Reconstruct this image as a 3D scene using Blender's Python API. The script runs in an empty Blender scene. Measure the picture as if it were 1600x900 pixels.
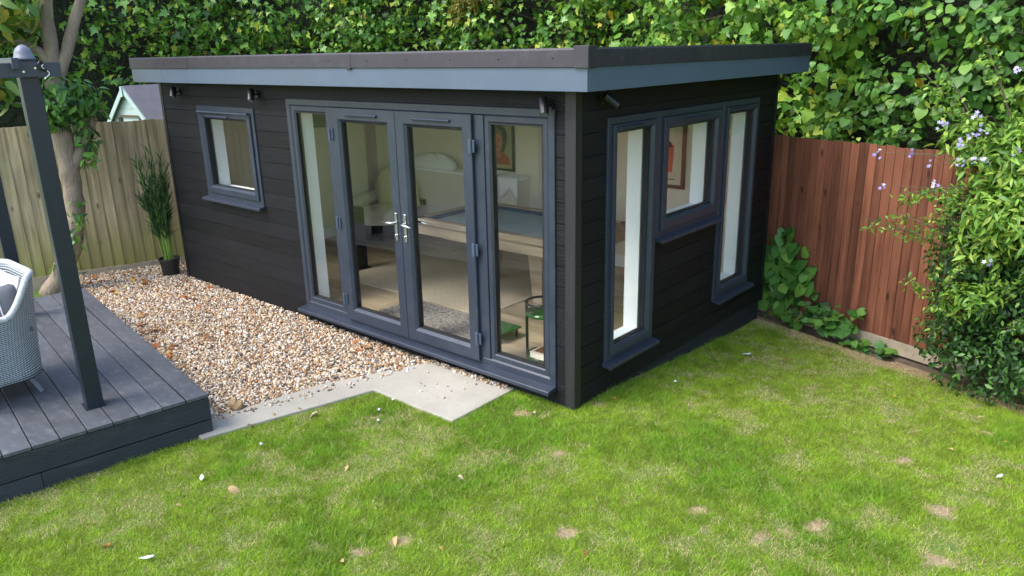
import bpy, math, random
import numpy as np
from mathutils import Matrix, Vector
R = math.radians
rng = np.random.default_rng(7)
random.seed(7)
SC = bpy.context.scene
COL = SC.collection

# ------------------------------------------------------------------ camera, sky, sun, exposure
CAM = np.array((2.926, -3.984, 2.446)); YAW, PITCH, ROLL, FPX = .7197, .3023, -.0222, 1193.1
_f = np.array((-math.sin(YAW) * math.cos(PITCH), math.cos(YAW) * math.cos(PITCH), -math.sin(PITCH)))
_r = np.array((math.cos(YAW), math.sin(YAW), 0.0)); _u = np.cross(_r, _f)
_r, _u = math.cos(ROLL) * _r + math.sin(ROLL) * _u, -math.sin(ROLL) * _r + math.cos(ROLL) * _u
cam = bpy.data.objects.new('camera', bpy.data.cameras.new('camera')); COL.objects.link(cam)
cam.matrix_world = Matrix(((_r[0], _u[0], -_f[0], CAM[0]), (_r[1], _u[1], -_f[1], CAM[1]), (_r[2], _u[2], -_f[2], CAM[2]), (0, 0, 0, 1)))
cam.data.sensor_width = 36; cam.data.lens = FPX / 1600 * 36; cam.data.clip_end = 1000; cam.data.clip_start = .05
SC.camera = cam
SUN_EL, SUN_AZ = R(52), R(205)          # azimuth clockwise from +Y: the sun stands behind the camera, to its left
world = bpy.data.worlds.new('World'); SC.world = world; world.use_nodes = True
wn = world.node_tree.nodes; wl = world.node_tree.links
sky = wn.new('ShaderNodeTexSky'); sky.sky_type = 'NISHITA'; sky.sun_disc = False
sky.sun_elevation = SUN_EL; sky.sun_rotation = SUN_AZ; sky.air_density = 1.0; sky.dust_density = 2.0; sky.ozone_density = .6
wl.new(sky.outputs[0], wn['Background'].inputs[0]); wn['Background'].inputs[1].default_value = .15
sl = bpy.data.lights.new('sun', 'SUN'); sl.energy = 1.0; sl.angle = R(28); sl.color = (1, .98, .95)
sun = bpy.data.objects.new('sun', sl); COL.objects.link(sun)
sd = Vector((math.sin(SUN_AZ) * math.cos(SUN_EL), math.cos(SUN_AZ) * math.cos(SUN_EL), math.sin(SUN_EL)))
sun.rotation_euler = sd.to_track_quat('Z', 'Y').to_euler(); sun.location = sd * 30
vs = SC.view_settings
vs.view_transform = 'Standard'; vs.look = 'None'; vs.gamma = 1; vs.exposure = 1.8; vs.use_curve_mapping = False
SC.cycles.max_bounces = 10; SC.cycles.diffuse_bounces = 6; SC.cycles.transparent_max_bounces = 16
SC.cycles.use_denoising = True

# ------------------------------------------------------------------ mesh helpers
class MB:
    def __init__(s): s.v = []; s.f = []
    def add(s, v, f):
        b = len(s.v); s.v += [tuple(map(float, p)) for p in v]; s.f += [tuple(b + i for i in q) for q in f]; return s
    def box(s, x0, x1, y0, y1, z0, z1):
        return s.add([(x, y, z) for z in (z0, z1) for y in (y0, y1) for x in (x0, x1)], [(0, 2, 3, 1), (4, 5, 7, 6), (0, 1, 5, 4), (2, 6, 7, 3), (0, 4, 6, 2), (1, 3, 7, 5)])
    def obox(s, c, ex, ey, ez):
        c, ex, ey, ez = (np.array(a, float) for a in (c, ex, ey, ez))
        return s.add([c + a * ex + b * ey + d * ez for d in (-1, 1) for b in (-1, 1) for a in (-1, 1)], [(0, 2, 3, 1), (4, 5, 7, 6), (0, 1, 5, 4), (2, 6, 7, 3), (0, 4, 6, 2), (1, 3, 7, 5)])
    def prism(s, poly, z0, z1):
        n = len(poly)
        return s.add([(x, y, z0) for x, y in poly] + [(x, y, z1) for x, y in poly], [tuple(range(n))[::-1], tuple(range(n, 2 * n))] + [(i, (i + 1) % n, n + (i + 1) % n, n + i) for i in range(n)])
    def ext(s, prof, o, u, v, w):       # profile (a,b) -> o + a u + b v, swept along w
        o, u, v, w = (np.array(a, float) for a in (o, u, v, w)); n = len(prof)
        a = [o + p * u + q * v for p, q in prof]
        return s.add(a + [p + w for p in a], [tuple(range(n))[::-1], tuple(range(n, 2 * n))] + [(i, (i + 1) % n, n + (i + 1) % n, n + i) for i in range(n)])
    def tube(s, pts, rad, n=8, cap=True):
        pts = [np.array(p, float) for p in pts]; rad = rad if hasattr(rad, '__len__') else [rad] * len(pts)
        v = []; f = []; ref = np.array((.31, .17, .93)); m = len(pts)
        for i, p in enumerate(pts):
            t = pts[min(i + 1, m - 1)] - pts[max(i - 1, 0)]; t = t / (np.linalg.norm(t) + 1e-9)
            a = ref - t * (ref @ t); a /= np.linalg.norm(a) + 1e-9; b = np.cross(t, a); ref = a
            v += [p + rad[i] * (math.cos(2 * math.pi * k / n) * a + math.sin(2 * math.pi * k / n) * b) for k in range(n)]
        for i in range(m - 1):
            for k in range(n): f.append((i * n + k, i * n + (k + 1) % n, (i + 1) * n + (k + 1) % n, (i + 1) * n + k))
        if cap: f += [tuple(range(n))[::-1], tuple(range((m - 1) * n, m * n))]
        return s.add(v, f)
    def lathe(s, prof, c, n=24, sx=1, sy=1):
        v = []; f = []; m = len(prof)
        for r_, z in prof: v += [(c[0] + sx * r_ * math.cos(2 * math.pi * k / n), c[1] + sy * r_ * math.sin(2 * math.pi * k / n), c[2] + z) for k in range(n)]
        for i in range(m - 1):
            for k in range(n): f.append((i * n + k, i * n + (k + 1) % n, (i + 1) * n + (k + 1) % n, (i + 1) * n + k))
        f += [tuple(range(n))[::-1], tuple(range((m - 1) * n, m * n))]
        return s.add(v, f)
    def grid(s, P, wrap=False):          # P[i][j] points
        m, n = len(P), len(P[0]); v = [p for row in P for p in row]
        f = [(i * n + j, (i + 1) * n + j, (i + 1) * n + (j + 1) % n, i * n + (j + 1) % n) for i in range(m - 1) for j in range(n if wrap else n - 1)]
        return s.add(v, f)

def link(o, parent=None, label=None, cat=None, group=None, kind=None):
    COL.objects.link(o)
    if parent is not None: o.parent = parent
    for k, val in (('label', label), ('category', cat), ('group', group), ('kind', kind)):
        if val: o[k] = val
    return o
WL = {}
def empty(name, loc, label=None, cat=None, group=None, kind=None):
    o = bpy.data.objects.new(name, None); o.empty_display_size = .1; o.location = loc
    link(o, None, label, cat, group, kind); WL[o] = np.array(loc, float); return o
def ob(name, mb, mat, parent=None, label=None, cat=None, group=None, kind=None, smooth=False, bevel=0, seg=2, sub=0, solid=0):
    v = np.array(mb.v); o0 = np.array(((v[:, 0].min() + v[:, 0].max()) / 2, (v[:, 1].min() + v[:, 1].max()) / 2, v[:, 2].min()))
    me = bpy.data.meshes.new(name); me.from_pydata((v - o0).tolist(), [], mb.f); me.materials.append(mat)
    if smooth: me.polygons.foreach_set('use_smooth', [True] * len(me.polygons))
    o = bpy.data.objects.new(name, me); WL[o] = o0
    o.location = o0 - (WL[parent] if parent is not None else 0)
    if solid:
        m = o.modifiers.new('solid', 'SOLIDIFY'); m.thickness = solid; m.offset = 0
    if bevel:
        m = o.modifiers.new('bevel', 'BEVEL'); m.width = bevel; m.segments = seg; m.limit_method = 'ANGLE'; m.angle_limit = R(40)
    if sub:
        m = o.modifiers.new('sub', 'SUBSURF'); m.levels = sub; m.render_levels = sub
    return link(o, parent, label, cat, group, kind)
def fast_mesh(name, V, F, mat, col=None, smooth=False):
    me = bpy.data.meshes.new(name); V = np.asarray(V, np.float32); F = np.asarray(F, np.int32); n = F.shape[1]
    me.vertices.add(len(V)); me.vertices.foreach_set('co', V.ravel())
    me.loops.add(F.size); me.loops.foreach_set('vertex_index', F.ravel())
    me.polygons.add(len(F)); me.polygons.foreach_set('loop_start', np.arange(0, F.size, n, dtype=np.int32))
    me.polygons.foreach_set('loop_total', np.full(len(F), n, np.int32))
    if smooth: me.polygons.foreach_set('use_smooth', np.ones(len(F), bool))
    if col is not None:
        a = me.attributes.new('col', 'FLOAT_COLOR', 'POINT'); c = np.ones((len(V), 4), np.float32); c[:, :3] = col; a.data.foreach_set('color', c.ravel())
    me.materials.append(mat); me.update(); me.validate(); return me
def fast_ob(name, V, F, mat, parent=None, col=None, smooth=False, **k):
    V = np.asarray(V); o0 = np.array((V[:, 0].mean(), V[:, 1].mean(), V[:, 2].min()))
    o = bpy.data.objects.new(name, fast_mesh(name, V - o0, F, mat, col, smooth)); WL[o] = o0
    o.location = o0 - (WL[parent] if parent is not None else 0)
    return link(o, parent, **k)
def vnoise(x, y, seed=0):
    g = np.random.default_rng(seed).random((64, 64)); xi = np.floor(x).astype(int); yi = np.floor(y).astype(int); fx = x - xi; fy = y - yi
    fx = fx * fx * (3 - 2 * fx); fy = fy * fy * (3 - 2 * fy); a = lambda i, j: g[(xi + i) % 64, (yi + j) % 64]
    return (a(0, 0) * (1 - fx) + a(1, 0) * fx) * (1 - fy) + (a(0, 1) * (1 - fx) + a(1, 1) * fx) * fy
def fbm(x, y, seed=0, o=4):
    t = 0; a = .5; n = 0
    for i in range(o): t = t + a * vnoise(x * 2 ** i, y * 2 ** i, seed + i); n += a; a *= .5
    return t / n
def sstep(a, b, x): t = np.clip((x - a) / (b - a), 0, 1); return t * t * (3 - 2 * t)
def inpoly(x, y, poly):
    r = np.zeros(np.shape(x), bool); n = len(poly)
    for i in range(n):
        (x0, y0), (x1, y1) = poly[i], poly[(i + 1) % n]
        if y0 == y1: continue
        c = ((y0 > y) != (y1 > y)) & (x < (x1 - x0) * (y - y0) / (y1 - y0) + x0); r ^= c
    return r

# ------------------------------------------------------------------ materials
def nmat(name):
    m = bpy.data.materials.new(name); m.use_nodes = True; nt = m.node_tree; return m, nt.nodes, nt.links, nt.nodes['Principled BSDF']
def ramp(n, stops, interp='LINEAR'):
    r_ = n.new('ShaderNodeValToRGB'); r_.color_ramp.interpolation = interp; e = r_.color_ramp.elements
    while len(e) < len(stops): e.new(.5)
    for i, (p, c) in enumerate(stops): e[i].position = p; e[i].color = (*c, 1) if len(c) == 3 else c
    return r_
def coords(n, l, scale=(1, 1, 1), rnd=True):
    tc = n.new('ShaderNodeTexCoord'); mp = n.new('ShaderNodeMapping'); mp.inputs['Scale'].default_value = scale
    l.new(tc.outputs['Object'], mp.inputs[0])
    if rnd:
        oi = n.new('ShaderNodeObjectInfo'); mu = n.new('ShaderNodeMath'); mu.operation = 'MULTIPLY'; mu.inputs[1].default_value = 37.
        l.new(oi.outputs['Random'], mu.inputs[0]); cb = n.new('ShaderNodeCombineXYZ')
        for i in range(3): l.new(mu.outputs[0], cb.inputs[i])
        l.new(cb.outputs[0], mp.inputs['Location'])
    return mp
def noise(n, l, vec, sc, det=4, rough=.55, dist=0):
    t = n.new('ShaderNodeTexNoise'); t.inputs['Scale'].default_value = sc; t.inputs['Detail'].default_value = det; t.inputs['Roughness'].default_value = rough; t.inputs['Distortion'].default_value = dist
    l.new(vec.outputs[0], t.inputs['Vector']); return t
def bump(n, l, h, b, strength=.3, dist=.01):
    bp = n.new('ShaderNodeBump'); bp.inputs['Strength'].default_value = strength; bp.inputs['Distance'].default_value = dist
    l.new(h, bp.inputs['Height']); l.new(bp.outputs[0], b.inputs['Normal']); return bp
def mixc(n, l, fac, a, b, mode='MIX'):
    m = n.new('ShaderNodeMix'); m.data_type = 'RGBA'; m.blend_type = mode
    for s_, val in ((0, fac), (6, a), (7, b)):
        if hasattr(val, 'is_linked') or hasattr(val, 'links'): l.new(val, m.inputs[s_])
        else: m.inputs[s_].default_value = val if s_ == 0 else (*val, 1)
    return m.outputs[2]
def surf(name, col, rough=.5, var=.15, sc=6, bs=.12, bsc=80, stretch=(1, 1, 1), metal=0, spec=.5, dirt=None, objvar=0, bdist=.004, rvar=.12):
    """painted / plain surface: base colour broken up by two noises, fine relief, uneven gloss, optional dirt colour"""
    m, n, l, b = nmat(name); mp = coords(n, l, stretch); t = noise(n, l, mp, sc, 5, .6); t2 = noise(n, l, mp, bsc, 3)
    c = np.array(col); r_ = ramp(n, [(.25, tuple(c * (1 - var))), (.75, tuple(np.minimum(c * (1 + var), 1)))]); l.new(t.outputs['Fac'], r_.inputs[0]); o = r_.outputs[0]
    if dirt:
        t3 = noise(n, l, mp, sc * 2.7, 8, .7); r3 = ramp(n, [(.52, (0, 0, 0)), (.75, (1, 1, 1))]); l.new(t3.outputs['Fac'], r3.inputs[0]); mm = n.new('ShaderNodeMath'); mm.operation = 'MULTIPLY'; mm.inputs[1].default_value = dirt[3]
        l.new(r3.outputs[0], mm.inputs[0]); o = mixc(n, l, mm.outputs[0], o, dirt[:3])
    if objvar:
        oi = n.new('ShaderNodeObjectInfo'); hs = n.new('ShaderNodeHueSaturation'); mr = n.new('ShaderNodeMapRange'); mr.inputs[3].default_value = 1 - objvar; mr.inputs[4].default_value = 1 + objvar
        l.new(oi.outputs['Random'], mr.inputs[0]); l.new(mr.outputs[0], hs.inputs['Value']); l.new(o, hs.inputs['Color']); o = hs.outputs[0]
    l.new(o, b.inputs['Base Color'])
    rr = n.new('ShaderNodeMapRange'); rr.inputs[3].default_value = max(0, rough - rvar); rr.inputs[4].default_value = min(1, rough + rvar); l.new(t.outputs['Fac'], rr.inputs[0]); l.new(rr.outputs[0], b.inputs['Roughness'])
    b.inputs['Metallic'].default_value = metal; b.inputs['Specular IOR Level'].default_value = spec
    if bs: bump(n, l, t2.outputs['Fac'], b, bs, bdist)
    return m
def wood(name, c0, c1, axis=2, rough=.75, grain=26, bs=.4, moss=None, objvar=.2, knots=True, stain=None, spec=.3, bdist=.004, hue=0):
    """sawn board: long grain along one axis, knots, tone differing from board to board"""
    m, n, l, b = nmat(name); s = [grain] * 3; s[axis] = grain * .045; mp = coords(n, l, s); g = noise(n, l, mp, 1, 6, .62, .6)
    s2 = [3.] * 3; s2[axis] = .9; mp2 = coords(n, l, s2); t = noise(n, l, mp2, 1.6, 4)
    r_ = ramp(n, [(.28, c0), (.72, c1)]); l.new(g.outputs['Fac'], r_.inputs[0]); o = r_.outputs[0]
    r2 = ramp(n, [(.3, (.62, .62, .62)), (.7, (1.25, 1.25, 1.25))]); l.new(t.outputs['Fac'], r2.inputs[0]); o = mixc(n, l, .8, o, r2.outputs[0], 'MULTIPLY')
    if knots:
        s3 = [9.] * 3; s3[axis] = 3.2; mp3 = coords(n, l, s3); vo = n.new('ShaderNodeTexVoronoi'); vo.inputs['Scale'].default_value = .8; l.new(mp3.outputs[0], vo.inputs['Vector'])
        r3 = ramp(n, [(.06, (1, 1, 1)), (.13, (0, 0, 0))]); l.new(vo.outputs['Distance'], r3.inputs[0]); o = mixc(n, l, r3.outputs[0], o, tuple(np.array(c0) * .45))
    if stain:
        mp5 = coords(n, l, (1, 1, 1)); t5 = noise(n, l, mp5, 2.2, 6, .65); r5 = ramp(n, [(.5, (0, 0, 0)), (.72, (.75, .75, .75))]); l.new(t5.outputs['Fac'], r5.inputs[0]); o = mixc(n, l, r5.outputs[0], o, stain)
    if moss:                                   # algae: (colour, lowest z, highest z) above the board's own foot
        tc = n.new('ShaderNodeTexCoord'); sx = n.new('ShaderNodeSeparateXYZ'); l.new(tc.outputs['Object'], sx.inputs[0]); mr = n.new('ShaderNodeMapRange'); mr.inputs[1].default_value = moss[1]; mr.inputs[2].default_value = moss[2]; mr.inputs[3].default_value = 1; mr.inputs[4].default_value = 0
        l.new(sx.outputs[2], mr.inputs[0]); mm = n.new('ShaderNodeMath'); mm.operation = 'MULTIPLY'; l.new(mr.outputs[0], mm.inputs[0]); l.new(t.outputs['Fac'], mm.inputs[1]); m2 = n.new('ShaderNodeMath'); m2.operation = 'MULTIPLY'; m2.use_clamp = True; m2.inputs[1].default_value = 1.5; l.new(mm.outputs[0], m2.inputs[0]); o = mixc(n, l, m2.outputs[0], o, moss[0])
    oi = n.new('ShaderNodeObjectInfo'); hs = n.new('ShaderNodeHueSaturation'); mr = n.new('ShaderNodeMapRange'); mr.inputs[3].default_value = 1 - objvar; mr.inputs[4].default_value = 1 + objvar
    l.new(oi.outputs['Random'], mr.inputs[0]); l.new(mr.outputs[0], hs.inputs['Value']); l.new(o, hs.inputs['Color']); l.new(hs.outputs[0], b.inputs['Base Color'])
    b.inputs['Roughness'].default_value = rough; b.inputs['Specular IOR Level'].default_value = spec; bump(n, l, g.outputs['Fac'], b, bs, bdist); return m
def leafmat(name, gloss=.35, trans=.3, spec=.4):
    m, n, l, b = nmat(name); at = n.new('ShaderNodeAttribute'); at.attribute_name = 'col'
    l.new(at.outputs['Color'], b.inputs['Base Color']); b.inputs['Roughness'].default_value = gloss; b.inputs['Specular IOR Level'].default_value = spec
    tr = n.new('ShaderNodeBsdfTranslucent'); hs = n.new('ShaderNodeHueSaturation'); hs.inputs['Hue'].default_value = .485; hs.inputs['Saturation'].default_value = 1.1; hs.inputs['Value'].default_value = 1.25
    l.new(at.outputs['Color'], hs.inputs['Color']); l.new(hs.outputs[0], tr.inputs[0]); mx = n.new('ShaderNodeMixShader'); mx.inputs[0].default_value = trans
    l.new(b.outputs[0], mx.inputs[1]); l.new(tr.outputs[0], mx.inputs[2]); l.new(mx.outputs[0], n['Material Output'].inputs[0]); return m
def glassmat(name, tint=(.975, .985, .98), refl=.7):
    m, n, l, b = nmat(name); n.remove(b); tr = n.new('ShaderNodeBsdfTransparent'); tr.inputs[0].default_value = (*tint, 1); gl = n.new('ShaderNodeBsdfGlossy'); gl.inputs['Roughness'].default_value = .0
    fr = n.new('ShaderNodeFresnel'); ge = n.new('ShaderNodeNewGeometry'); io = n.new('ShaderNodeMapRange'); io.inputs[3].default_value = 1.5; io.inputs[4].default_value = 1 / 1.5; l.new(ge.outputs['Backfacing'], io.inputs[0]); l.new(io.outputs[0], fr.inputs[0]); mu = n.new('ShaderNodeMath'); mu.operation = 'MULTIPLY'; mu.use_clamp = True; mu.inputs[1].default_value = refl; l.new(fr.outputs[0], mu.inputs[0])
    mp = coords(n, l); t = noise(n, l, mp, 1.3, 1); bp = n.new('ShaderNodeBump'); bp.inputs['Strength'].default_value = .03; bp.inputs['Distance'].default_value = .02; l.new(t.outputs['Fac'], bp.inputs['Height']); l.new(bp.outputs[0], gl.inputs['Normal'])
    mx = n.new('ShaderNodeMixShader'); l.new(mu.outputs[0], mx.inputs[0]); l.new(tr.outputs[0], mx.inputs[1]); l.new(gl.outputs[0], mx.inputs[2]); l.new(mx.outputs[0], n['Material Output'].inputs[0]); return m

def cladmat():
    m, n, l, b = nmat('charred_board'); mp = coords(n, l, (2, 2, 60)); g = noise(n, l, mp, 1, 8, .72, 1.6); mp2 = coords(n, l, (1, 1, 2)); t = noise(n, l, mp2, 2.5, 6, .7)
    r_ = ramp(n, [(.3, (.0032, .0033, .0041)), (.58, (.0062, .0063, .0078)), (.76, (.020, .0205, .024))]); l.new(g.outputs['Fac'], r_.inputs[0])
    r2 = ramp(n, [(.35, (.75, .75, .78)), (.72, (1.35, 1.32, 1.3))]); l.new(t.outputs['Fac'], r2.inputs[0]); o = mixc(n, l, 1., r_.outputs[0], r2.outputs[0], 'MULTIPLY')
    oi = n.new('ShaderNodeObjectInfo'); mr = n.new('ShaderNodeMapRange'); mr.inputs[3].default_value = .75; mr.inputs[4].default_value = 1.35; l.new(oi.outputs['Random'], mr.inputs[0]); hs = n.new('ShaderNodeHueSaturation'); l.new(mr.outputs[0], hs.inputs['Value']); l.new(o, hs.inputs['Color'])
    l.new(hs.outputs[0], b.inputs['Base Color']); b.inputs['Roughness'].default_value = .55; b.inputs['Specular IOR Level'].default_value = .25; bump(n, l, g.outputs['Fac'], b, .8, .006); return m
M = {}
M['clad'] = cladmat()
M['trim'] = surf('grey_corner_trim', (.0115, .0125, .014), .5, .25, 5, .15, 120, (1, 1, .1), dirt=(.06, .06, .055, .25))
M['trimb'] = surf('black_end_trim', (.007, .007, .009), .4, .2)
M['frame'] = surf('anthracite_upvc', (.025, .033, .049), .34, .10, 4, .05, 300, spec=.5, dirt=(.11, .12, .13, .18))
M['fascia'] = surf('slate_fascia', (.074, .103, .145), .38, .09, 2, .08, 260, dirt=(.16, .18, .19, .15))
M['cap'] = surf('brown_edge_trim', (.026, .0215, .028), .5, .14, 5, .12, 160, dirt=(.10, .10, .11, .3))
M['soffit'] = surf('dark_soffit', (.02, .02, .022), .6)
M['plinth'] = surf('painted_plinth', (.009, .012, .018), .6, .3, 3, .5, 22, dirt=(.10, .09, .07, .35))
M['plaster'] = surf('plaster', (.70, .65, .54), .85, .04, 3, .05, 120)
M['reveal'] = surf('white_plaster', (.86, .88, .86), .7, .02, 3, .04, 120)
M['metal'] = surf('polished_steel', (.62, .62, .60), .22, .1, 20, .03, 200, metal=1)
M['black'] = surf('black_plastic', (.012, .012, .013), .4, .2)
M['gasket'] = surf('black_gasket', (.008, .008, .009), .6, .1)
M['hinge'] = surf('hinge_enamel', (.055, .075, .105), .3, .1, 9, .05, 200)
M['glass'] = glassmat('window_glass')
M['oakfloor'] = wood('oak_laminate', (.33, .25, .155), (.46, .37, .25), 0, .35, 14, .05, objvar=.1, spec=.5)
M['deck'] = surf('composite_deck', (.060, .063, .071), .62, .22, 9, .35, 240, (.5, 1, 1), dirt=(.19, .19, .19, .6), objvar=.16)
M['deckf'] = surf('composite_fascia', (.024, .029, .036), .6, .2, 4, .3, 200, (1, .2, 1), dirt=(.12, .13, .14, .25), objvar=.1)
M['post'] = surf('powder_coat', (.0075, .012, .021), .4, .12, 5, .1, 220, dirt=(.05, .06, .07, .2))
M['beam'] = surf('grey_powder_coat', (.027, .034, .050), .42, .12, 5, .1, 220)
M['finial'] = surf('grey_finial', (.14, .15, .18), .45, .15, 20, .1, 200)
M['fenceL'] = wood('weathered_larch', (.22, .16, .085), (.50, .41, .26), 2, .85, 30, .5, moss=((.22, .22, .045), .0, .7), objvar=.17, stain=(.30, .27, .14))
M['fenceR'] = wood('red_stained_board', (.086, .030, .0145), (.245, .092, .050), 2, .75, 26, .5, objvar=.34, stain=(.18, .068, .038))
M['fpost'] = wood('fence_post', (.10, .07, .04), (.22, .16, .09), 2, .85)
M['gboard'] = surf('concrete_gravel_board', (.34, .285, .20), .9, .22, 4, .5, 60, dirt=(.10, .085, .05, .6))
M['sleeper'] = wood('old_edging_board', (.10, .075, .05), (.22, .17, .12), 0, .9)
M['mint'] = surf('mint_paint', (.34, .44, .41), .6, .08, 6, .2, 60)
M['felt'] = surf('roof_felt', (.17, .155, .165), .95, .15, 8, .5, 300)
M['bark'] = surf('bark', (.24, .185, .13), .9, .35, 7, .7, 38, (1, 1, .35), dirt=(.10, .085, .05, .6), bdist=.02)
M['cut'] = surf('cut_wood', (.42, .23, .11), .8, .25, 30)
M['twig'] = surf('twig', (.10, .075, .045), .9, .3, 20)
M['core'] = surf('painted_inner_shade', (.020, .024, .012), 1, .5, 3, .9, 9, bdist=.2)  # near-black colour that paints the shade deep inside hedge and shrub
M['leaf'] = leafmat('leaf_surface', .42, .32, .35); M['gleaf'] = leafmat('glossy_leaf_surface', .38, .25, .4); M['petal'] = leafmat('petal', .6, .4, .2)
M['grass'] = leafmat('grass_blade', .55, .35, .25)
M['pot'] = surf('black_pot', (.012, .012, .013), .45, .2, 12, .1, 90)
M['soil'] = surf('soil', (.075, .052, .034), .95, .4, 14, 1, 50, bdist=.02)

def concretemat():
    m, n, l, b = nmat('pale_concrete'); mp = coords(n, l, rnd=False); t = noise(n, l, mp, 1.7, 8, .65); t2 = noise(n, l, mp, 140, 3); r_ = ramp(n, [(.3, (.29, .265, .212)), (.7, (.405, .38, .315))]); l.new(t.outputs['Fac'], r_.inputs[0])
    t3 = noise(n, l, mp, 7, 9, .75); r3 = ramp(n, [(.56, (0, 0, 0)), (.74, (.6, .6, .6))]); l.new(t3.outputs['Fac'], r3.inputs[0]); o = mixc(n, l, r3.outputs[0], r_.outputs[0], (.18, .165, .13))
    r4 = ramp(n, [(.3, (.8, .8, .8)), (.7, (1.1, 1.1, 1.1))]); l.new(t2.outputs['Fac'], r4.inputs[0]); o = mixc(n, l, .6, o, r4.outputs[0], 'MULTIPLY')
    l.new(o, b.inputs['Base Color']); b.inputs['Roughness'].default_value = .9; bump(n, l, t2.outputs['Fac'], b, .35, .004); return m
M['concrete'] = concretemat()
def groundmat():
    m, n, l, b = nmat('thatch_and_soil'); mp = coords(n, l, rnd=False); t = noise(n, l, mp, 9, 8, .7); t2 = noise(n, l, mp, 70, 5, .7)
    r_ = ramp(n, [(.3, (.06, .11, .014)), (.55, (.13, .20, .03)), (.75, (.26, .28, .07))]); l.new(t2.outputs['Fac'], r_.inputs[0]); at = n.new('ShaderNodeAttribute'); at.attribute_name = 'col'; sp = n.new('ShaderNodeSeparateColor'); l.new(at.outputs['Color'], sp.inputs[0])
    r2 = ramp(n, [(.3, (.20, .14, .08)), (.5, (.33, .24, .145)), (.75, (.46, .35, .22))]); l.new(t2.outputs['Fac'], r2.inputs[0]); ad = n.new('ShaderNodeMath'); ad.operation = 'MULTIPLY_ADD'; ad.use_clamp = True; ad.inputs[1].default_value = .5; l.new(t.outputs['Fac'], ad.inputs[0]); l.new(sp.outputs[0], ad.inputs[2]); mr = n.new('ShaderNodeMapRange'); mr.inputs[1].default_value = .45; mr.inputs[2].default_value = .75; l.new(ad.outputs[0], mr.inputs[0])
    o = mixc(n, l, mr.outputs[0], r_.outputs[0], r2.outputs[0]); l.new(o, b.inputs['Base Color']); b.inputs['Roughness'].default_value = .95; bump(n, l, t2.outputs['Fac'], b, .8, .02); return m
M['ground'] = groundmat()
def attrmat(name, rough=.7, bsc=120, bs=.3):
    m, n, l, b = nmat(name); at = n.new('ShaderNodeAttribute'); at.attribute_name = 'col'; mp = coords(n, l, rnd=False); t = noise(n, l, mp, bsc, 3); r_ = ramp(n, [(.3, (.72, .72, .72)), (.7, (1.2, 1.2, 1.2))]); l.new(t.outputs['Fac'], r_.inputs[0])
    l.new(mixc(n, l, .8, at.outputs['Color'], r_.outputs[0], 'MULTIPLY'), b.inputs['Base Color']); b.inputs['Roughness'].default_value = rough; b.inputs['Specular IOR Level'].default_value = .3; return m
M['pebble'] = attrmat('pebble_stone', .7, 160)

# ------------------------------------------------------------------ ground sheet
L, W = 5.61, 3.157                       # garden room plan: front x -L..0 at y 0, side y 0..W at x 0
DA = R(8.3); E1 = np.array((-math.cos(DA), math.sin(DA))); E2 = np.array((-math.sin(DA), -math.cos(DA))); D0 = np.array((-1.735, -1.80)); DZ = .275
def dk(a, b): return D0 + a * E1 + b * E2
RF0 = np.array((0, 3.43)); RFD = np.array((.96, -.28)) / math.hypot(.96, .28)       # rear fence line
LF0 = np.array((-6.38, .11)); LFD = np.array((.31, .95)) / math.hypot(.31, .95)     # left fence line
SLAB = [(-1.70, -1.90), (-1.385, -.683), (-.553, -.672), (-.56, .0), (-1.42, .0), (-1.50, -.16), (-1.80, -.88), (-1.93, -1.70), (-1.98, -1.90)]
GRAVEL = [(-1.985, -1.80), (-1.93, -1.70), (-1.80, -.88), (-1.50, -.16), (-1.42, -.0), (-L - .02, -.0), (-L - .3, .9), (-6.2, .70), (-6.42, .05), (-6.86, -1.20), tuple(dk(4.2, .0)), tuple(dk(.2, .0))]
def rfd(x, y): return (x - RF0[0]) * (-RFD[1]) + (y - RF0[1]) * RFD[0]      # >0 behind the rear fence
def gz(x, y):
    x = np.asarray(x, float); y = np.asarray(y, float)
    z = -.022 - .185 * sstep(.2, 3.0, y) * sstep(-1.5, 0, x) + .018 * (fbm(x * .8 + 9, y * .8 + 3, 3, 3) - .5)
    z = z - .075 * (1 - sstep(.12, .32, -rfd(x, y))) * (x > -.6)
    z = z - .07 * sstep(-1.95, -2.25, x) * sstep(-2.0, -1.7, y)
    return z
def axis(a, b, st, far): return np.concatenate([-np.geomspace(far, abs(a) + 1, 14), np.arange(a, b, st), np.geomspace(b + 1, far, 14)])
gx = axis(-9, 8, .09, 250); gy = axis(-9, 9, .09, 250); GX, GY = np.meshgrid(gx, gy, indexing='ij'); GZ = gz(GX, GY)
BARE = [(.173, -1.757, .075), (.813, -1.164, .075), (.93, -1.42, .06), (1.508, -.085, .06), (1.143, -.337, .045), (1.251, -.542, .07), (2.306, .275, .10), (2.40, .0, .06), (-.777, -2.226, .05), (-.15, -1.38, .04), (.432, -1.181, .04),
        (1.822, -.307, .09), (1.62, -.60, .09), (1.70, -.42, .06), (-.10, -2.12, .06), (.097, -2.026, .07), (.275, -.529, .03), (2.37, -.203, .07), (1.35, -.70, .06), (-.25, -.27, .10), (-.12, -.2, .08), (.06, .2, .06), (-1.05, -.95, .05), (2.26, 1.63, .06), (1.75, 1.35, .05), (.75, 1.55, .06), (2.0, .75, .05), (1.0, -1.0, .04), (-.35, -2.5, .07), (.5, -2.0, .05)]
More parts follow.
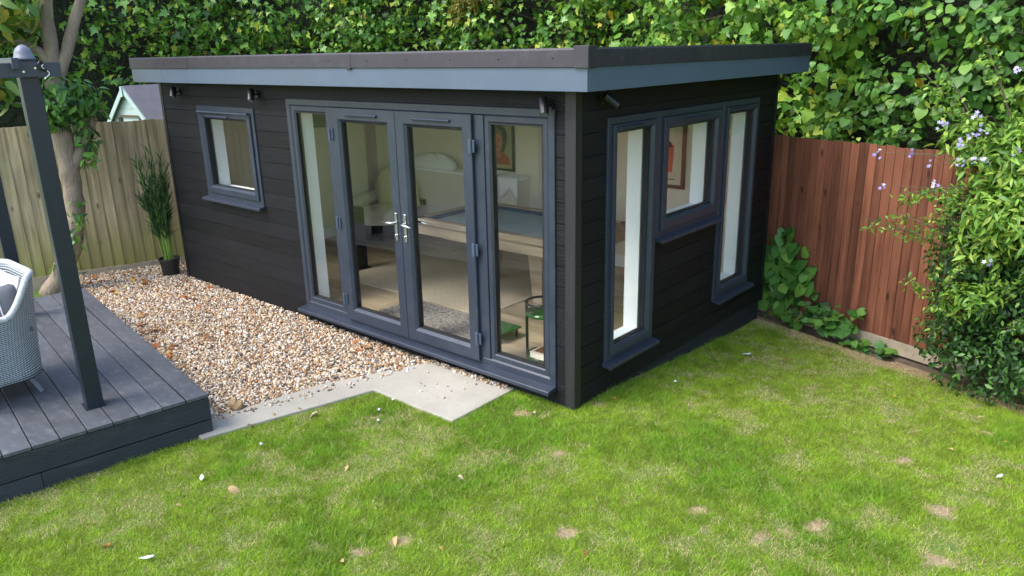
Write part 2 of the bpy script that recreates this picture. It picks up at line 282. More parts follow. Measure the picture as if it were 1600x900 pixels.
def bare(x, y):
    b = np.zeros(np.shape(x)); wx = x + .09 * (vnoise(x * 14, y * 14, 5) - .5); wy = y + .09 * (vnoise(x * 14 + 7, y * 14, 6) - .5)
    for a, c, r_ in BARE: b = np.maximum(b, 1 - sstep(.2 * r_, 1.15 * r_, np.hypot((wx - a) * 1.25, wy - c)))
    rf = -rfd(wx, wy)
    return np.maximum(b, (1 - sstep(.22, .55, rf + .25 * (fbm(x * 2.2, y * 2.2, 12, 3) - .5))) * (x > -.1))
GB = bare(GX, GY); nx, ny = GX.shape
idx = np.arange(nx * ny).reshape(nx, ny); GF = np.stack([idx[:-1, :-1], idx[1:, :-1], idx[1:, 1:], idx[:-1, 1:]], -1).reshape(-1, 4)
V = np.stack([GX, GY, GZ], -1).reshape(-1, 3)
g = bpy.data.objects.new('ground', fast_mesh('ground', V, GF, M['ground'], np.repeat(GB.reshape(-1, 1), 3, 1), True)); link(g, kind='structure')
g['label'] = 'garden soil and thatch beneath the lawn'
ob('concrete_path', MB().prism(SLAB, -.12, .0), M['concrete'], kind='structure', bevel=.008, label='pale concrete path with a square pad by the glazed doors')

# ------------------------------------------------------------------ garden room
room = empty('garden_cabin', (-L / 2, W / 2, 0), 'black clad flat roofed garden room with anthracite windows and double doors', 'garden room')
FM = lambda u, d, z: (u, d, z)             # front wall: u along x, d into the room
SM = lambda u, d, z: (-d, u, z)            # right side wall: u along y
TH = .20; WT = 2.205                       # wall thickness and height
FH = [(-4.83, -3.76, 1.03, 1.97), (-3.20, -.16, .124, 2.075)]
SH = [(.35, 1.015, .235, 2.0), (1.015, 2.045, 1.045, 2.0), (2.045, 2.75, .276, 2.0)]
def spans(lo, hi, z0, z1, holes):
    s_ = [(lo, hi)]
    for a, b, c, d in holes:
        if c < z1 - .006 and d > z0 + .006:
            n_ = []
            for p, q in s_:
                if b <= p or a >= q: n_.append((p, q)); continue
                if a > p: n_.append((p, a))
                if b < q: n_.append((b, q))
            s_ = n_
    return [(p, q) for p, q in s_ if q - p > .012]
def mbox(mb, mp, u0, u1, d0, d1, z0, z1):
    c = [mp(u, d, z) for u in (u0, u1) for d in (d0, d1) for z in (z0, z1)]; c = np.array(c); a, b = c.min(0), c.max(0); return mb.box(a[0], b[0], a[1], b[1], a[2], b[2])
def clad(mp, lo, hi, holes):
    CH = .1475; k = 0; z = 0.
    while z < WT - .01:
        z1 = min(z + CH, WT); cuts = sorted({z, z1} | {c for h in holes for c in h[2:] if z + .004 < c < z1 - .004})
        for a, b in zip(cuts[:-1], cuts[1:]):
            top = b == z1
            for p, q in spans(lo, hi, a, b, holes):
                pr = [(.0015, a), (0, a + .002), (0, b - .007), (.0055, b - .0045), (.0055, b), (.02, b), (.02, a)] if top else [(0, a), (0, b), (.02, b), (.02, a)]
                mb = MB(); u0 = np.array(mp(p + .001, 0, 0)); w_ = np.array(mp(q - .001, 0, 0)) - u0; mb.ext(pr, u0, np.array(mp(0, 1, 0)) - np.array(mp(0, 0, 0)), (0, 0, 1), w_)
                ob('cladding_board', mb, M['clad'], room)
        z = z1
clad(FM, -L + .03, -.055, FH); clad(SM, .052, W - .03, SH)
# wall cores (plaster inside), cells between openings
def core(mp, lo, hi, holes, mat):
    us = sorted({lo, hi} | {c for h in holes for c in h[:2]}); zs = sorted({-.02, WT + .0} | {c for h in holes for c in h[2:]}); mb = MB()
    for i in range(len(zs) - 1):
        for p, q in spans(lo, hi, zs[i], zs[i + 1], holes): mbox(mb, mp, p, q, .0765, TH, zs[i], zs[i + 1])
    return ob('wall', mb, mat, room)
FHC = [(-4.73, -3.86, 1.13, 1.87), (-3.12, -.24, .10, 2.0)]; SHC = [(.42, .93, .31, 1.93), (1.12, 1.935, 1.15, 1.90), (2.13, 2.67, .35, 1.93)]      # plaster openings, set in from the frames
core(FM, -L + .0215, -.0215, FHC, M['reveal']); core(SM, TH + .0005, W - .0215, SHC, M['reveal'])
ob('wall', MB().box(-L + .0215, -TH, W - TH, W - .0, -.02, WT), M['plaster'], room)
ob('wall', MB().box(-L, -L + TH, TH + .0005, W - TH - .0005, -.02, WT), M['plaster'], room)
# inner lining in the warm wall colour, 3 mm proud of the cores
def lining(mp, lo, hi, holes):
    mb = MB(); zs = sorted({.12, WT - .02} | {c for h in holes for c in h[2:]})
    for i in range(len(zs) - 1):
        for p, q in spans(lo, hi, zs[i], zs[i + 1], holes): mbox(mb, mp, p, q, TH + .001, TH + .004, zs[i], zs[i + 1])
    ob('wall_lining', mb, M['plaster'], room)
lining(FM, -L + TH + .001, -TH - .006, FHC); lining(SM, TH + .006, W - TH - .001, SHC)
ob('plinth', MB().prism([(-L + .02, .02), (-.018, .02), (-.018, W - .02), (-L + .02, W - .02)], -.42, -.002), M['plinth'], room)
ob('ceiling', MB().box(-L + TH, -TH - .001, TH, W - TH, WT - .02, WT - .001), M['reveal'], room)
y = TH + .005; k = 0
fl = ob('interior_floor', MB().box(-L + TH + .001, -TH - .001, TH + .0045, W - TH - .001, .0, .108), M['oakfloor'], room)
while y < W - TH - .01:
    x = -L + TH + .002 - rng.uniform(0, .9)
    while x < -TH - .01:
        x0, x1 = max(x, -L + TH + .002), min(x + 1.2, -TH - .005)
        if x1 - x0 > .05: ob('floorboard', MB().box(x0, x1 - .0015, y, min(y + .191, W - TH - .003), .109, .12), M['oakfloor'], fl)
        x += 1.2
    y += .1925
for a in ((-L + TH + .002, -TH - .003, W - TH - .016, W - TH - .001), (-L + TH + .001, -L + TH + .016, TH + .02, W - TH - .02)):
    ob('skirting_board', MB().box(a[0], a[1], a[2], a[3], .121, .26), M['reveal'], room, bevel=.004)
# corner trims
ob('corner_trim', MB().prism([(-.078, -.006), (.006, -.006), (.006, .062), (-.001, .062), (-.001, .001), (-.078, .001)], -.012, WT), M['trim'], room)
ob('corner_trim', MB().prism([(-L - .006, -.006), (-L + .045, -.006), (-L + .045, .001), (-L + .0, .001), (-L + .0, .05), (-L - .006, .05)], -.012, WT), M['trimb'], room)
ob('corner_trim', MB().prism([(-.001, W - .04), (.006, W - .04), (.006, W + .006), (-.05, W + .006), (-.05, W + .001), (-.001, W + .001)], -.012, WT), M['trimb'], room)
# roof
OF, OS, OL, OB = .18, .217, .206, .150; Z0, Z1, Z2 = 2.1975, 2.341, 2.45
X0, X1, Y0, Y1 = -L - OL, OS, -OF, W + OB
ob('soffit', MB().box(X0 + .02, X1 - .02, Y0 + .02, Y1 - .02, WT + .001, WT + .02), M['soffit'], room)
roof = ob('roof', MB().box(X0 + .021, X1 - .021, Y0 + .021, Y1 - .021, WT + .021, Z2 - .035), M['felt'], room)
FX = -5.13
ob('fascia_board', MB().box(FX + .001, X1, Y0, Y0 + .018, Z0, Z1 + .02), M['fascia'], room, bevel=.003)
ob('fascia_board', MB().box(X0, FX - .001, Y0, Y0 + .018, Z0 + .001, Z1 + .02), M['fascia'], room, bevel=.003)
ob('fascia_board', MB().box(X1 - .018, X1 - .0005, Y0 + .0185, Y1, Z0, Z1 + .02), M['fascia'], room, bevel=.003)
ob('fascia_board', MB().box(X0, X0 + .018, Y0 + .0185, Y1 - .019, Z0, Z1 + .02), M['fascia'], room, bevel=.003)
ob('fascia_board', MB().box(X0, X1 - .019, Y1 - .018, Y1, Z0, Z1 + .02), M['fascia'], room, bevel=.003)
CP = [(0, Z1 - .004), (-.012, Z1), (-.010, Z2 - .012), (-.004, Z2), (.05, Z2 - .004), (.05, Z2 - .03), (.004, Z2 - .03), (.004, Z1)]
def capseg(o, du, w_, nriv, z=0):
    t = ob('edge_trim', MB().ext([(a, b + z) for a, b in CP], o, du, (0, 0, 1), w_), M['cap'], room); w_ = np.array(w_, float); o = np.array(o, float)
    for k in range(nriv):
        p = o + w_ * ((k + .5) / nriv) - np.array(du, float) * .0115; p[2] = (Z1 + Z2) / 2 + .004 * random.uniform(-1, 1)
        q = p - np.array(du, float) * .004; ob('rivet', MB().tube([p, p * .4 + q * .6, q], [.007, .006, .003], 8), M['cap'], t, smooth=True)
for a, b, n_, z in ((X0, -4.55, 3, .0), (-4.545, -2.02, 5, .002), (-2.015, X1 - .03, 5, 0)): capseg((a, Y0, 0), (0, 1, 0), (b - a, 0, 0), n_, z)
for a, b, n_, z in ((Y0 + .03, 2.45, 6, 0.), (2.455, Y1, 2, .002)): capseg((X1, a, 0), (-1, 0, 0), (0, b - a, 0), n_, z)
capseg((X0, Y1, 0), (1, 0, 0), (0, Y0 - Y1 + .06, 0), 3); capseg((X1, Y1, 0), (0, -1, 0), (X0 - X1, 0, 0), 3)
ob('trim_joiner', MB().ext([(a * 1.35 if a < .01 else a, b + (.003 if b > Z1 + .02 else -.012)) for a, b in CP], (-2.045, Y0, 0), (0, 1, 0), (0, 0, 1), (.055, 0, 0)), M['cap'], room, bevel=.004)
cp = [(X1 + .018, Y0 - .018), (X1 + .018, Y0 + .07), (X1 + .012, Y0 + .07), (X1 - .0, Y0), (X1 - .09, Y0 - .0125), (X1 - .09, Y0 - .018)]
ob('trim_corner', MB().prism(cp, Z1 - .006, Z2 + .012), M['cap'], room, bevel=.004)
# windows and doors
def sweep(mb, mp, u0, u1, z0, z1, prof):
    n = len(prof); v = []
    for i, (t, d) in enumerate(prof): v += [mp(u0 + t, d, z0 + t), mp(u1 - t, d, z0 + t), mp(u1 - t, d, z1 - t), mp(u0 + t, d, z1 - t)]
    return mb.add(v, [(i * 4 + k, i * 4 + (k + 1) % 4, ((i + 1) % n) * 4 + (k + 1) % 4, ((i + 1) % n) * 4 + k) for i in range(n) for k in range(4)])
def fprof(w_, front, back, ch=.012): return [(0, back), (0, front + .003), (.003, front), (w_ - ch, front), (w_, front + ch), (w_, back)]
def pane(mp, u0, u1, z0, z1, par, d=.018, bead=.016):
    ob('gasket', sweep(MB(), mp, u0 - .004, u1 + .004, z0 - .004, z1 + .004, [(0, d + .03), (0, d - .014), (.011, d - .014), (.011, d + .03)]), M['gasket'], par)
    ob('pane', mbox(MB(), mp, u0 + .001, u1 - .001, d, d + .004, z0 + .001, z1 - .001), M['glass'], par)
def sill(mp, u0, u1, z, par, dep=.075, th=.028, left=.03, right=.03):
    o = np.array(mp(u0 - left, 0, 0)); w_ = np.array(mp(u1 + right, 0, 0)) - o; du = np.array(mp(0, 1, 0)) - np.array(mp(0, 0, 0))
    ob('sill', MB().ext([(-.002, z + .004), (-dep + .004, z - .008), (-dep, z - .012), (-dep, z - th - .008), (-dep + .012, z - th - .008), (-dep + .014, z - th), (-.002, z - th + .004)], o, du, (0, 0, 1), w_), M['frame'], par, bevel=.0015)
def vent(mp, u0, u1, z, par, d=-.03):
    mb = MB(); o = np.array(mp(u0, d, z)); w_ = np.array(mp(u1, d, z)) - o; du = np.array(mp(0, 1, 0)) - np.array(mp(0, 0, 0))
    mb.ext([(0, -.010), (-.016, -.008), (-.020, .002), (-.012, .011), (0, .012)], o, du, (0, 0, 1), w_); ob('trickle_vent', mb, M['frame'], par, bevel=.002)
def window(mp, u0, u1, z0, z1, sash, gw, vnt=None, sl=(.03, .03)):
    w_ = ob('window', sweep(MB(), mp, u0, u1, z0, z1, fprof(.058, -.014, .07)), M['frame'], room)
    if sash:
        s_ = .050; ob('sash', sweep(MB(), mp, u0 + s_, u1 - s_, z0 + s_, z1 - s_, fprof(gw - s_, -.032, .055, .02)), M['frame'], w_); dd = .0
    else:
        ob('glazing_bead', sweep(MB(), mp, u0 + .0575, u1 - .0575, z0 + .0575, z1 - .0575, fprof(gw - .0575, -.004, .05, .012)), M['frame'], w_)
    pane(mp, u0 + gw, u1 - gw, z0 + gw, z1 - gw, w_, .016)
    if vnt: vent(mp, vnt[0], vnt[1], vnt[2], w_, -.032 if sash else -.014)
    sill(mp, u0, u1, z0, w_, left=sl[0], right=sl[1]); return w_
wn_ = window(FM, -4.83, -3.76, 1.03, 1.97, True, .125, (-4.62, -4.20, 1.868), (.03, .01))
ob('drip_rail', MB().ext([(0, 0), (-.022, -.004), (-.026, -.016), (0, -.020)], (-4.775, -.032, 1.925), (0, 1, 0), (0, 0, 1), (.96, 0, 0)), M['frame'], wn_)
window(SM, .35, 1.012, .235, 2.0, True, .105, (.45, .76, 1.925), (.02, .02)); window(SM, 1.018, 2.042, 1.045, 2.0, True, .135, (1.36, 1.72, 1.912), (.0, .0)); window(SM, 2.048, 2.75, .276, 2.0, True, .105, (2.17, 2.45, 1.925), (.0, .03))
# glazed door set
ds = ob('door_frame', sweep(MB(), FM, -3.20, -.16, .124, 2.075, fprof(.062, -.014, .075)), M['frame'], room)
for a, b in ((-2.588, -2.520), (-.885, -.790)): ob('mullion', MB().box(a, b, -.0135, .0745, .186, 2.013), M['frame'], ds, bevel=.004)
for a, b in ((-3.138, -2.589), (-.789, -.222)):
    ob('side_light_frame', sweep(MB(), FM, a, b, .186, 2.013, fprof(.052, -.004, .06, .014)), M['frame'], ds); pane(FM, a + .052, b - .052, .238, 1.961, ds)
sill(FM, -3.20, -.16, .124, ds, .10, .03, .03, .0)
def door(u0, u1, hinge_u, hand):
    d = ob('door', sweep(MB(), FM, u0, u1, .150, 2.018, fprof(.112, -.040, .03, .022)), M['frame'], room); pane(FM, u0 + .112, u1 - .112, .262, 1.906, d, .004); vent(FM, (u0 + u1) / 2 - .20, (u0 + u1) / 2 + .20, 1.965, d, -.040)
    for z in (.34, 1.04, 1.80):
        mb = MB().box(hinge_u - .030, hinge_u + .030, -.052, -.0401, z - .045, z + .045); mb.tube([(hinge_u, -.058, z - .052), (hinge_u, -.058, z + .052)], .012, 10)
        ob('hinge', mb, M['hinge'], d, bevel=.003)
    hx = u1 - .052 if hand > 0 else u0 + .052
    h = MB().box(hx - .014, hx + .014, -.050, -.0405, .985, 1.215); ob('handle_plate', h, M['metal'], d, bevel=.006, seg=3)
    ob('lever', MB().tube([(hx, -.049, 1.135), (hx, -.085, 1.137), (hx - hand * .02, -.096, 1.137), (hx - hand * .12, -.098, 1.130)], [.010, .010, .010, .008], 10), M['metal'], d, smooth=True)
    ob('lever', MB().tube([(hx, .031, 1.135), (hx, .07, 1.137), (hx - hand * .02, .08, 1.137), (hx - hand * .12, .082, 1.130)], [.010, .010, .010, .008], 10), M['metal'], d, smooth=True)
    ob('lock_cylinder', MB().tube([(hx, -.0495, 1.03), (hx, -.062, 1.03)], .010, 12), M['metal'], d)
door(-2.519, -1.702, -2.522, 1); door(-1.697, -.884, -.880, -1)
# wall spotlights
def spot(p, d, lab, n=(0, -1, 0)):
    n = np.array(n, float); p = np.array(p, float); s_ = empty('wall_spotlight', p, lab, 'spotlight', 'spotlights under the eaves')
    ob('bracket', MB().tube([p, p + n * .012], .032, 16).tube([p + n * .01, p + n * .06], .010, 8), M['black'], s_)
    d = np.array(d, float); d /= np.linalg.norm(d); c = p + n * .07
    ob('lamp_body', MB().tube([c - d * .055, c - d * .05, c + d * .06, c + d * .062], [.022, .031, .031, .029], 18), M['trimb'], s_, smooth=False)
    ob('lens', MB().tube([c + d * .0622, c + d * .0635], .025, 16), M['finial'], s_)
for x, lab in ((-5.17, 'black cylinder spotlight above the gravel, nearest the larch fence'), (-3.66, 'black cylinder spotlight between the small window and the glazed doors'), (-.20, 'black cylinder spotlight over the top right corner of the glazed doors')):
    spot((x, -.001, 2.10), (.35, -.35, -.85), lab)
spot((.001, .28, 2.12), (.4, .55, -.55), 'black cylinder spotlight on the side wall above the first tall window', (1, 0, 0))
spot((.0, W + .007, 2.10), (.55, .6, -.3), 'small spotlight at the rear corner under the eaves', (0, 1, 0))

# ------------------------------------------------------------------ inside the room
FZ = .12
M['cloth'] = surf('slate_baize', (.30, .36, .37), .9, .06, 4, .2, 400); M['tablewood'] = wood('driftwood', (.30, .23, .15), (.46, .37, .26), 0, .5, 18, .15); M['rail'] = surf('dark_cushion_rail', (.06, .08, .10), .8, .1)
pt = empty('pool_table', (-1.65, 1.36, FZ), 'wooden pool table with pale slate blue cloth inside the glazed doors', 'pool table')
px0, px1, py0, py1 = -2.55, -.72, .84, 1.86
ob('cloth', MB().box(px0 + .11, px1 - .11, py0 + .11, py1 - .11, .80, .885), M['cloth'], pt)
for a in ((px0, px1, py0, py0 + .075), (px0, px1, py1 - .075, py1), (px0, px0 + .075, py0 + .0755, py1 - .0755), (px1 - .075, px1, py0 + .0755, py1 - .0755)): ob('rail', MB().box(a[0], a[1], a[2], a[3], .87, .925), M['tablewood'], pt, bevel=.008)
for a in ((px0 + .11, px1 - .11, py0 + .0757, py0 + .11), (px0 + .11, px1 - .11, py1 - .11, py1 - .0757), (px0 + .0757, px0 + .11, py0 + .11, py1 - .11), (px1 - .11, px1 - .0757, py0 + .11, py1 - .11)): ob('cushion_rail', MB().box(a[0], a[1], a[2], a[3], .872, .915), M['rail'], pt)
for a in ((px0 + .03, px1 - .03, py0 + .03, py0 + .06), (px0 + .03, px1 - .03, py1 - .06, py1 - .03), (px0 + .03, px0 + .06, py0 + .061, py1 - .061), (px1 - .06, px1 - .03, py0 + .061, py1 - .061)): ob('apron', MB().box(a[0], a[1], a[2], a[3], .765, .869), M['tablewood'], pt, bevel=.004)
ob('frame', MB().box(px0 + .2, px1 - .2, py0 + .2, py1 - .2, .70, .7995), M['tablewood'], pt)
for x, yy in ((-1.47, 1.45), (-2.33, 1.72), (-1.47, 1.15)):
    if yy < 1.2: continue
    mb = MB(); mb.add([(x + sx * w_, yy + sy * w_, z) for z, w_ in ((FZ, .055), (.6995, .095)) for sx, sy in ((-1, -1), (1, -1), (1, 1), (-1, 1))], [(3, 2, 1, 0), (4, 5, 6, 7), (0, 1, 5, 4), (1, 2, 6, 5), (2, 3, 7, 6), (3, 0, 4, 7)]); ob('leg', mb, M['tablewood'], pt, bevel=.006)
for x in (px0 + .05, (px0 + px1) / 2, px1 - .05):
    for yy in (py0 + .05, py1 - .05): ob('pocket', MB().tube([(x, yy, .9255), (x, yy, .929)], .048, 18), M['black'], pt)
# half-height boxed ledge against the back wall, with bedding on it
yb = W - TH - .002
ob('ledge', MB().box(-4.86, -2.86, yb - .22, yb, .121, .985), M['plaster'], room); ob('ledge_top', MB().box(-4.88, -2.84, yb - .24, yb - .001, .986, 1.012), M['reveal'], room, bevel=.004)
sk = ob('socket_plate', MB().box(-4.56, -4.42, yb - .232, yb - .2205, .52, .61), M['metal'], room, bevel=.004)
for x in (-4.525, -4.455): ob('socket', MB().box(x - .022, x + .022, yb - .236, yb - .2325, .535, .59), M['black'], sk)
M['linen'] = surf('white_linen', (.82, .82, .80), .9, .04, 6, .3, 30, bdist=.02)
def lump(c, r_, seed, squash=.5, n=20, m=12, amp=.28):
    P = []
    for i in range(m + 1):
        ph = math.pi * i / m; row = []
        for j in range(n):
            th = 2 * math.pi * j / n; k = 1 + amp * (float(vnoise(np.array(2 + math.cos(th) * 1.7 + ph), np.array(5 + math.sin(th) * 1.7 + ph * 1.3), seed)) - .5) * 2
            row.append((c[0] + r_[0] * k * math.sin(ph) * math.cos(th), c[1] + r_[1] * k * math.sin(ph) * math.sin(th), max(c[2], c[2] + r_[2] * k * math.cos(ph) * (1 if ph < math.pi / 2 else squash))))
        P.append(row)
    return MB().grid(P, True)
ob('blanket', lump((-4.30, yb - .12, 1.013), (.42, .11, .17), 31), M['linen'], None, 'white blanket heaped on the indoor ledge behind the doors', 'blanket', smooth=True)
cl = []
for i in range(14):
    t = i / 13; row = []
    for j in range(10):
        s_ = j / 9; yo = yb - .02 - .225 * min(s_ * 1.6, 1) - .02 * math.sin(t * 9) * max(0, s_ - .6); zo = 1.017 if s_ < .62 else 1.017 - (s_ - .62) * .55 * (1 + .25 * math.sin(t * 7 + 1)); row.append((-3.12 + t * .30, yo, zo + .012 * math.sin(t * 11 + s_ * 4) * (s_ < .6) + .006))
    cl.append(row)
ob('draped_cloth', MB().grid(cl), M['linen'], None, 'small white cloth hanging over the right end of the indoor ledge', 'cloth', smooth=True, solid=.006)
M['boucle'] = surf('cream_boucle', (.72, .66, .52), .95, .05, 5, .9, 160, bdist=.01); M['olive'] = surf('olive_cushion', (.60, .55, .32), .95, .08, 5, .6, 150)
ac = empty('armchair', (-4.92, 2.40, FZ), 'rounded cream boucle armchair in the back corner behind the doors', 'armchair')
ob('seat', lump((-4.86, 2.32, .36), (.45, .42, .19), 5, .8, 28, 14, .04), M['boucle'], ac, smooth=True, sub=1); ob('base', MB().lathe([(.28, .001), (.30, .02), (.34, .12), (.36, .25)], (-4.86, 2.34, FZ), 28), M['black'], ac)
bk_ = lump((0, 0, 0), (.42, .17, .36), 9, 1, 28, 16, .04); bk_.v = [(x - 4.90, y * 1 + 2.64 + .18 * max(z, 0) * .5, z + .66) for x, y, z in [(q[0], q[1], .36 * math.cos(math.pi * (i // 28) / 16)) for i, q in enumerate(bk_.v)]]
ob('backrest', bk_, M['olive'], ac, smooth=True, sub=1)
for sx in (-1, 1): ob('arm', MB().tube([(-4.86 + sx * .40, 2.02, .42), (-4.86 + sx * .44, 2.20, .50), (-4.86 + sx * .42, 2.5, .56), (-4.88 + sx * .36, 2.64, .6)], [.05, .10, .11, .09], 12), M['boucle'], ac, smooth=True, sub=1)
M['screen'] = surf('dark_screen', (.028, .022, .018), .25, .1); 
tv = empty('television', (-L + TH + .02, 1.75, 1.58), 'dark flat screen on the inside left wall seen through the narrow pane', 'television')
ob('screen', MB().box(-L + TH + .012, -L + TH + .045, 1.25, 2.22, 1.56, 2.10), M['screen'], tv, bevel=.004); ob('wall_mount', MB().box(-L + TH + .0005, -L + TH + .0118, 1.6, 1.9, 1.7, 1.95), M['black'], tv)
sp_ = empty('reflection_upright', (-3.86, 1.14, FZ), 'slim black upright standing in for a post reflection behind the left door', 'reflection stand-in')  # black box added to stand in for the pergola post's reflection in the glass
ob('upright_box', MB().box(-3.93, -3.79, 1.06, 1.22, .135, .82), M['black'], sp_, bevel=.008); ob('foot', MB().box(-3.97, -3.75, 1.02, 1.26, FZ + .001, .1345), M['black'], sp_, bevel=.004)
for z in (.42, .68): ob('round_disc', MB().tube([(-3.7895, 1.14, z), (-3.785, 1.14, z)], .05, 18), M['gasket'], sp_)
def ruggy(name, c0, c1, sc):
    m, n, l, b = nmat(name); mp = coords(n, l); t = noise(n, l, mp, sc, 5, .8); r_ = ramp(n, [(.38, c0), (.62, c1)]); l.new(t.outputs['Fac'], r_.inputs[0]); l.new(r_.outputs[0], b.inputs['Base Color']); b.inputs['Roughness'].default_value = 1; bump(n, l, t.outputs['Fac'], b, .8, .01); return m
ob('rug', MB().box(-3.75, -1.62, .78, 2.3, FZ + .001, FZ + .012), ruggy('beige_rug', (.40, .33, .22), (.58, .51, .38), 60), None, 'pale beige rug spread on the floor inside the doors', 'rug', bevel=.004)
ob('door_mat', MB().box(-2.50, -1.27, .30, .745, FZ + .001, FZ + .014), ruggy('grey_mat', (.05, .045, .04), (.40, .37, .33), 45), None, 'dark mottled mat just inside the right door', 'door mat', bevel=.004)
m, n, l, b = nmat('green_perspex'); b.inputs['Base Color'].default_value = (.020, .085, .022, 1); b.inputs['Roughness'].default_value = .12; b.inputs['Specular IOR Level'].default_value = .6; M['green'] = m
SX, SY = -.59, .385
st = empty('side_table', (SX, SY, FZ), 'small green two-tier side table standing in the front corner', 'side table')
for z in (.05, .40): ob('tier', MB().lathe([(.135, 0), (.14, .006), (.14, .022), (.135, .028)], (SX, SY, FZ + z - .04), 28), M['green'], st)
for k in range(3):
    a = R(205 + 120 * k); x, yy = SX + .13 * math.cos(a), SY + .13 * math.sin(a); ob('leg', MB().tube([(x, yy, FZ + .001), (x, yy, FZ + .46)], .012, 10), M['black'], st)
ob('rim', MB().tube([(SX + .13 * math.cos(R(5 * k)), SY + .13 * math.sin(R(5 * k)), FZ + .462) for k in range(16, 64)], .009, 8), M['black'], st)
M['paper'] = surf('book_pages', (.72, .66, .52), .8, .05); M['bookc'] = surf('book_cover', (.55, .47, .36), .5, .1); M['bookp'] = surf('book_print', (.12, .045, .02), .5, .2)
bz = FZ + .039; BX, BY = SX + .04, SY - .045
bk = empty('book', (BX, BY, bz), 'thick paperback lying on the lower tier of the green table', 'book')
ob('pages', MB().box(BX - .068, BX + .068, BY - .085, BY + .085, bz + .003, bz + .042), M['paper'], bk); ob('cover', MB().box(BX - .07, BX + .07, BY - .088, BY + .088, bz + .0425, bz + .046), M['bookc'], bk); ob('cover', MB().box(BX - .07, BX + .07, BY - .088, BY + .088, bz, bz + .0025), M['bookc'], bk); ob('cover_print', MB().box(BX - .05, BX + .05, BY - .065, BY + .055, bz + .0465, bz + .0475), M['bookp'], bk)
gt = empty('glass_table', (-1.16, .5, FZ), 'low green glass table top corner showing beside the door post', 'table'); ob('top', MB().prism([(-1.34, .37), (-1.02, .37), (-1.02, .63), (-1.34, .63)], .20, .212), M['green'], gt, bevel=.003)
for x, yy in ((-1.31, .40), (-1.05, .40), (-1.05, .60), (-1.31, .60)): ob('leg', MB().tube([(x, yy, FZ + .001), (x, yy, .199)], .010, 8), M['black'], gt)
# two framed prints on the back wall
M['pframe'] = surf('black_picture_frame', (.016, .013, .011), .4, .2); M['bframe'] = surf('brown_picture_frame', (.055, .026, .014), .4, .3)
flat = lambda nm, c: surf(nm, c, .5, .12, 14, 0)
BM = lambda u, d, z: (u, yb - d, z)
def pic(lab, u0, u1, z0, z1, fm, paper, shapes, fw=.03):
    e = empty('framed_print', ((u0 + u1) / 2, yb, z0), lab, 'picture'); ob('picture_frame', sweep(MB(), BM, u0, u1, z0, z1, [(0, .0005), (0, .03), (fw, .03), (fw, .0005)]), fm, e)
    ob('paper', MB().box(u0 + fw, u1 - fw, yb - .012, yb - .001, z0 + fw, z1 - fw), paper, e); d = .013
    for nm, poly, m_ in shapes:
        ob(nm, MB().add([(u, yb - d, z) for u, z in poly], [tuple(range(len(poly)))]), m_, e); d += .0012
    return e
def ell(c, rx, rz, n=20, w_=0): return [(c[0] + rx * math.cos(2 * math.pi * k / n) * (1 + w_ * math.sin(3 * 2 * math.pi * k / n)), c[1] + rz * math.sin(2 * math.pi * k / n)) for k in range(n)]
cx = -3.33
pic('black framed portrait of a person with a red face on the back wall', -3.56, -3.06, 1.05, 1.80, M['pframe'], flat('print_paper', (.34, .30, .21)),
    [('hair', ell((cx + .02, 1.42), .135, .20, 20, .08), flat('print_hair', (.035, .022, .02))), ('jacket', [(cx - .18, 1.10), (cx + .20, 1.10), (cx + .19, 1.20), (cx + .09, 1.28), (cx - .08, 1.27), (cx - .17, 1.2)], flat('print_jacket', (.36, .05, .035))),
     ('neck', [(cx - .04, 1.20), (cx + .06, 1.20), (cx + .05, 1.32), (cx - .03, 1.32)], flat('print_neck', (.38, .13, .09))), ('face', ell((cx, 1.40), .088, .125, 24), flat('print_face', (.50, .17, .13))), ('fringe', [(cx - .09, 1.44), (cx - .075, 1.52), (cx, 1.56), (cx + .08, 1.52), (cx + .095, 1.43), (cx + .05, 1.49), (cx - .04, 1.49)], flat('print_fringe', (.16, .12, .09))),
     ('eye', ell((cx - .035, 1.415), .016, .008, 10), flat('print_eye', (.05, .02, .02))), ('eye', ell((cx + .035, 1.415), .016, .008, 10), flat('print_eye2', (.05, .02, .02))), ('nose', [(cx - .012, 1.365), (cx + .014, 1.365), (cx + .004, 1.41)], flat('print_nose', (.36, .10, .08))), ('mouth', ell((cx, 1.335), .03, .008, 12), flat('print_mouth', (.22, .03, .03))),
     ('numeral', [(cx + .15, 1.66), (cx + .165, 1.66), (cx + .165, 1.735), (cx + .15, 1.735), (cx + .115, 1.69), (cx + .115, 1.68), (cx + .15, 1.68)], flat('print_numeral', (.12, .11, .09))), ('caption_band', [(cx - .2, 1.085), (cx + .24, 1.085), (cx + .24, 1.125), (cx - .2, 1.125)], flat('print_band', (.40, .30, .16)))], .026)
pic('brown framed print with an orange block and dark car shape on the back wall', -1.36, -.80, 1.06, 1.72, M['bframe'], flat('cream_paper', (.62, .56, .44)),
    [('orange_block', [(-1.26, 1.22), (-.945, 1.22), (-.93, 1.50), (-1.26, 1.51)], flat('print_orange', (.58, .10, .035))), ('dark_shape', [(-1.22, 1.47), (-.95, 1.47), (-.96, 1.515), (-1.0, 1.545), (-1.10, 1.56), (-1.17, 1.53), (-1.22, 1.51)], flat('print_dark', (.03, .022, .02))), ('caption_line', [(-1.0, 1.145), (-.91, 1.145), (-.91, 1.156), (-1.0, 1.156)], flat('print_caption', (.08, .07, .06)))], .035)

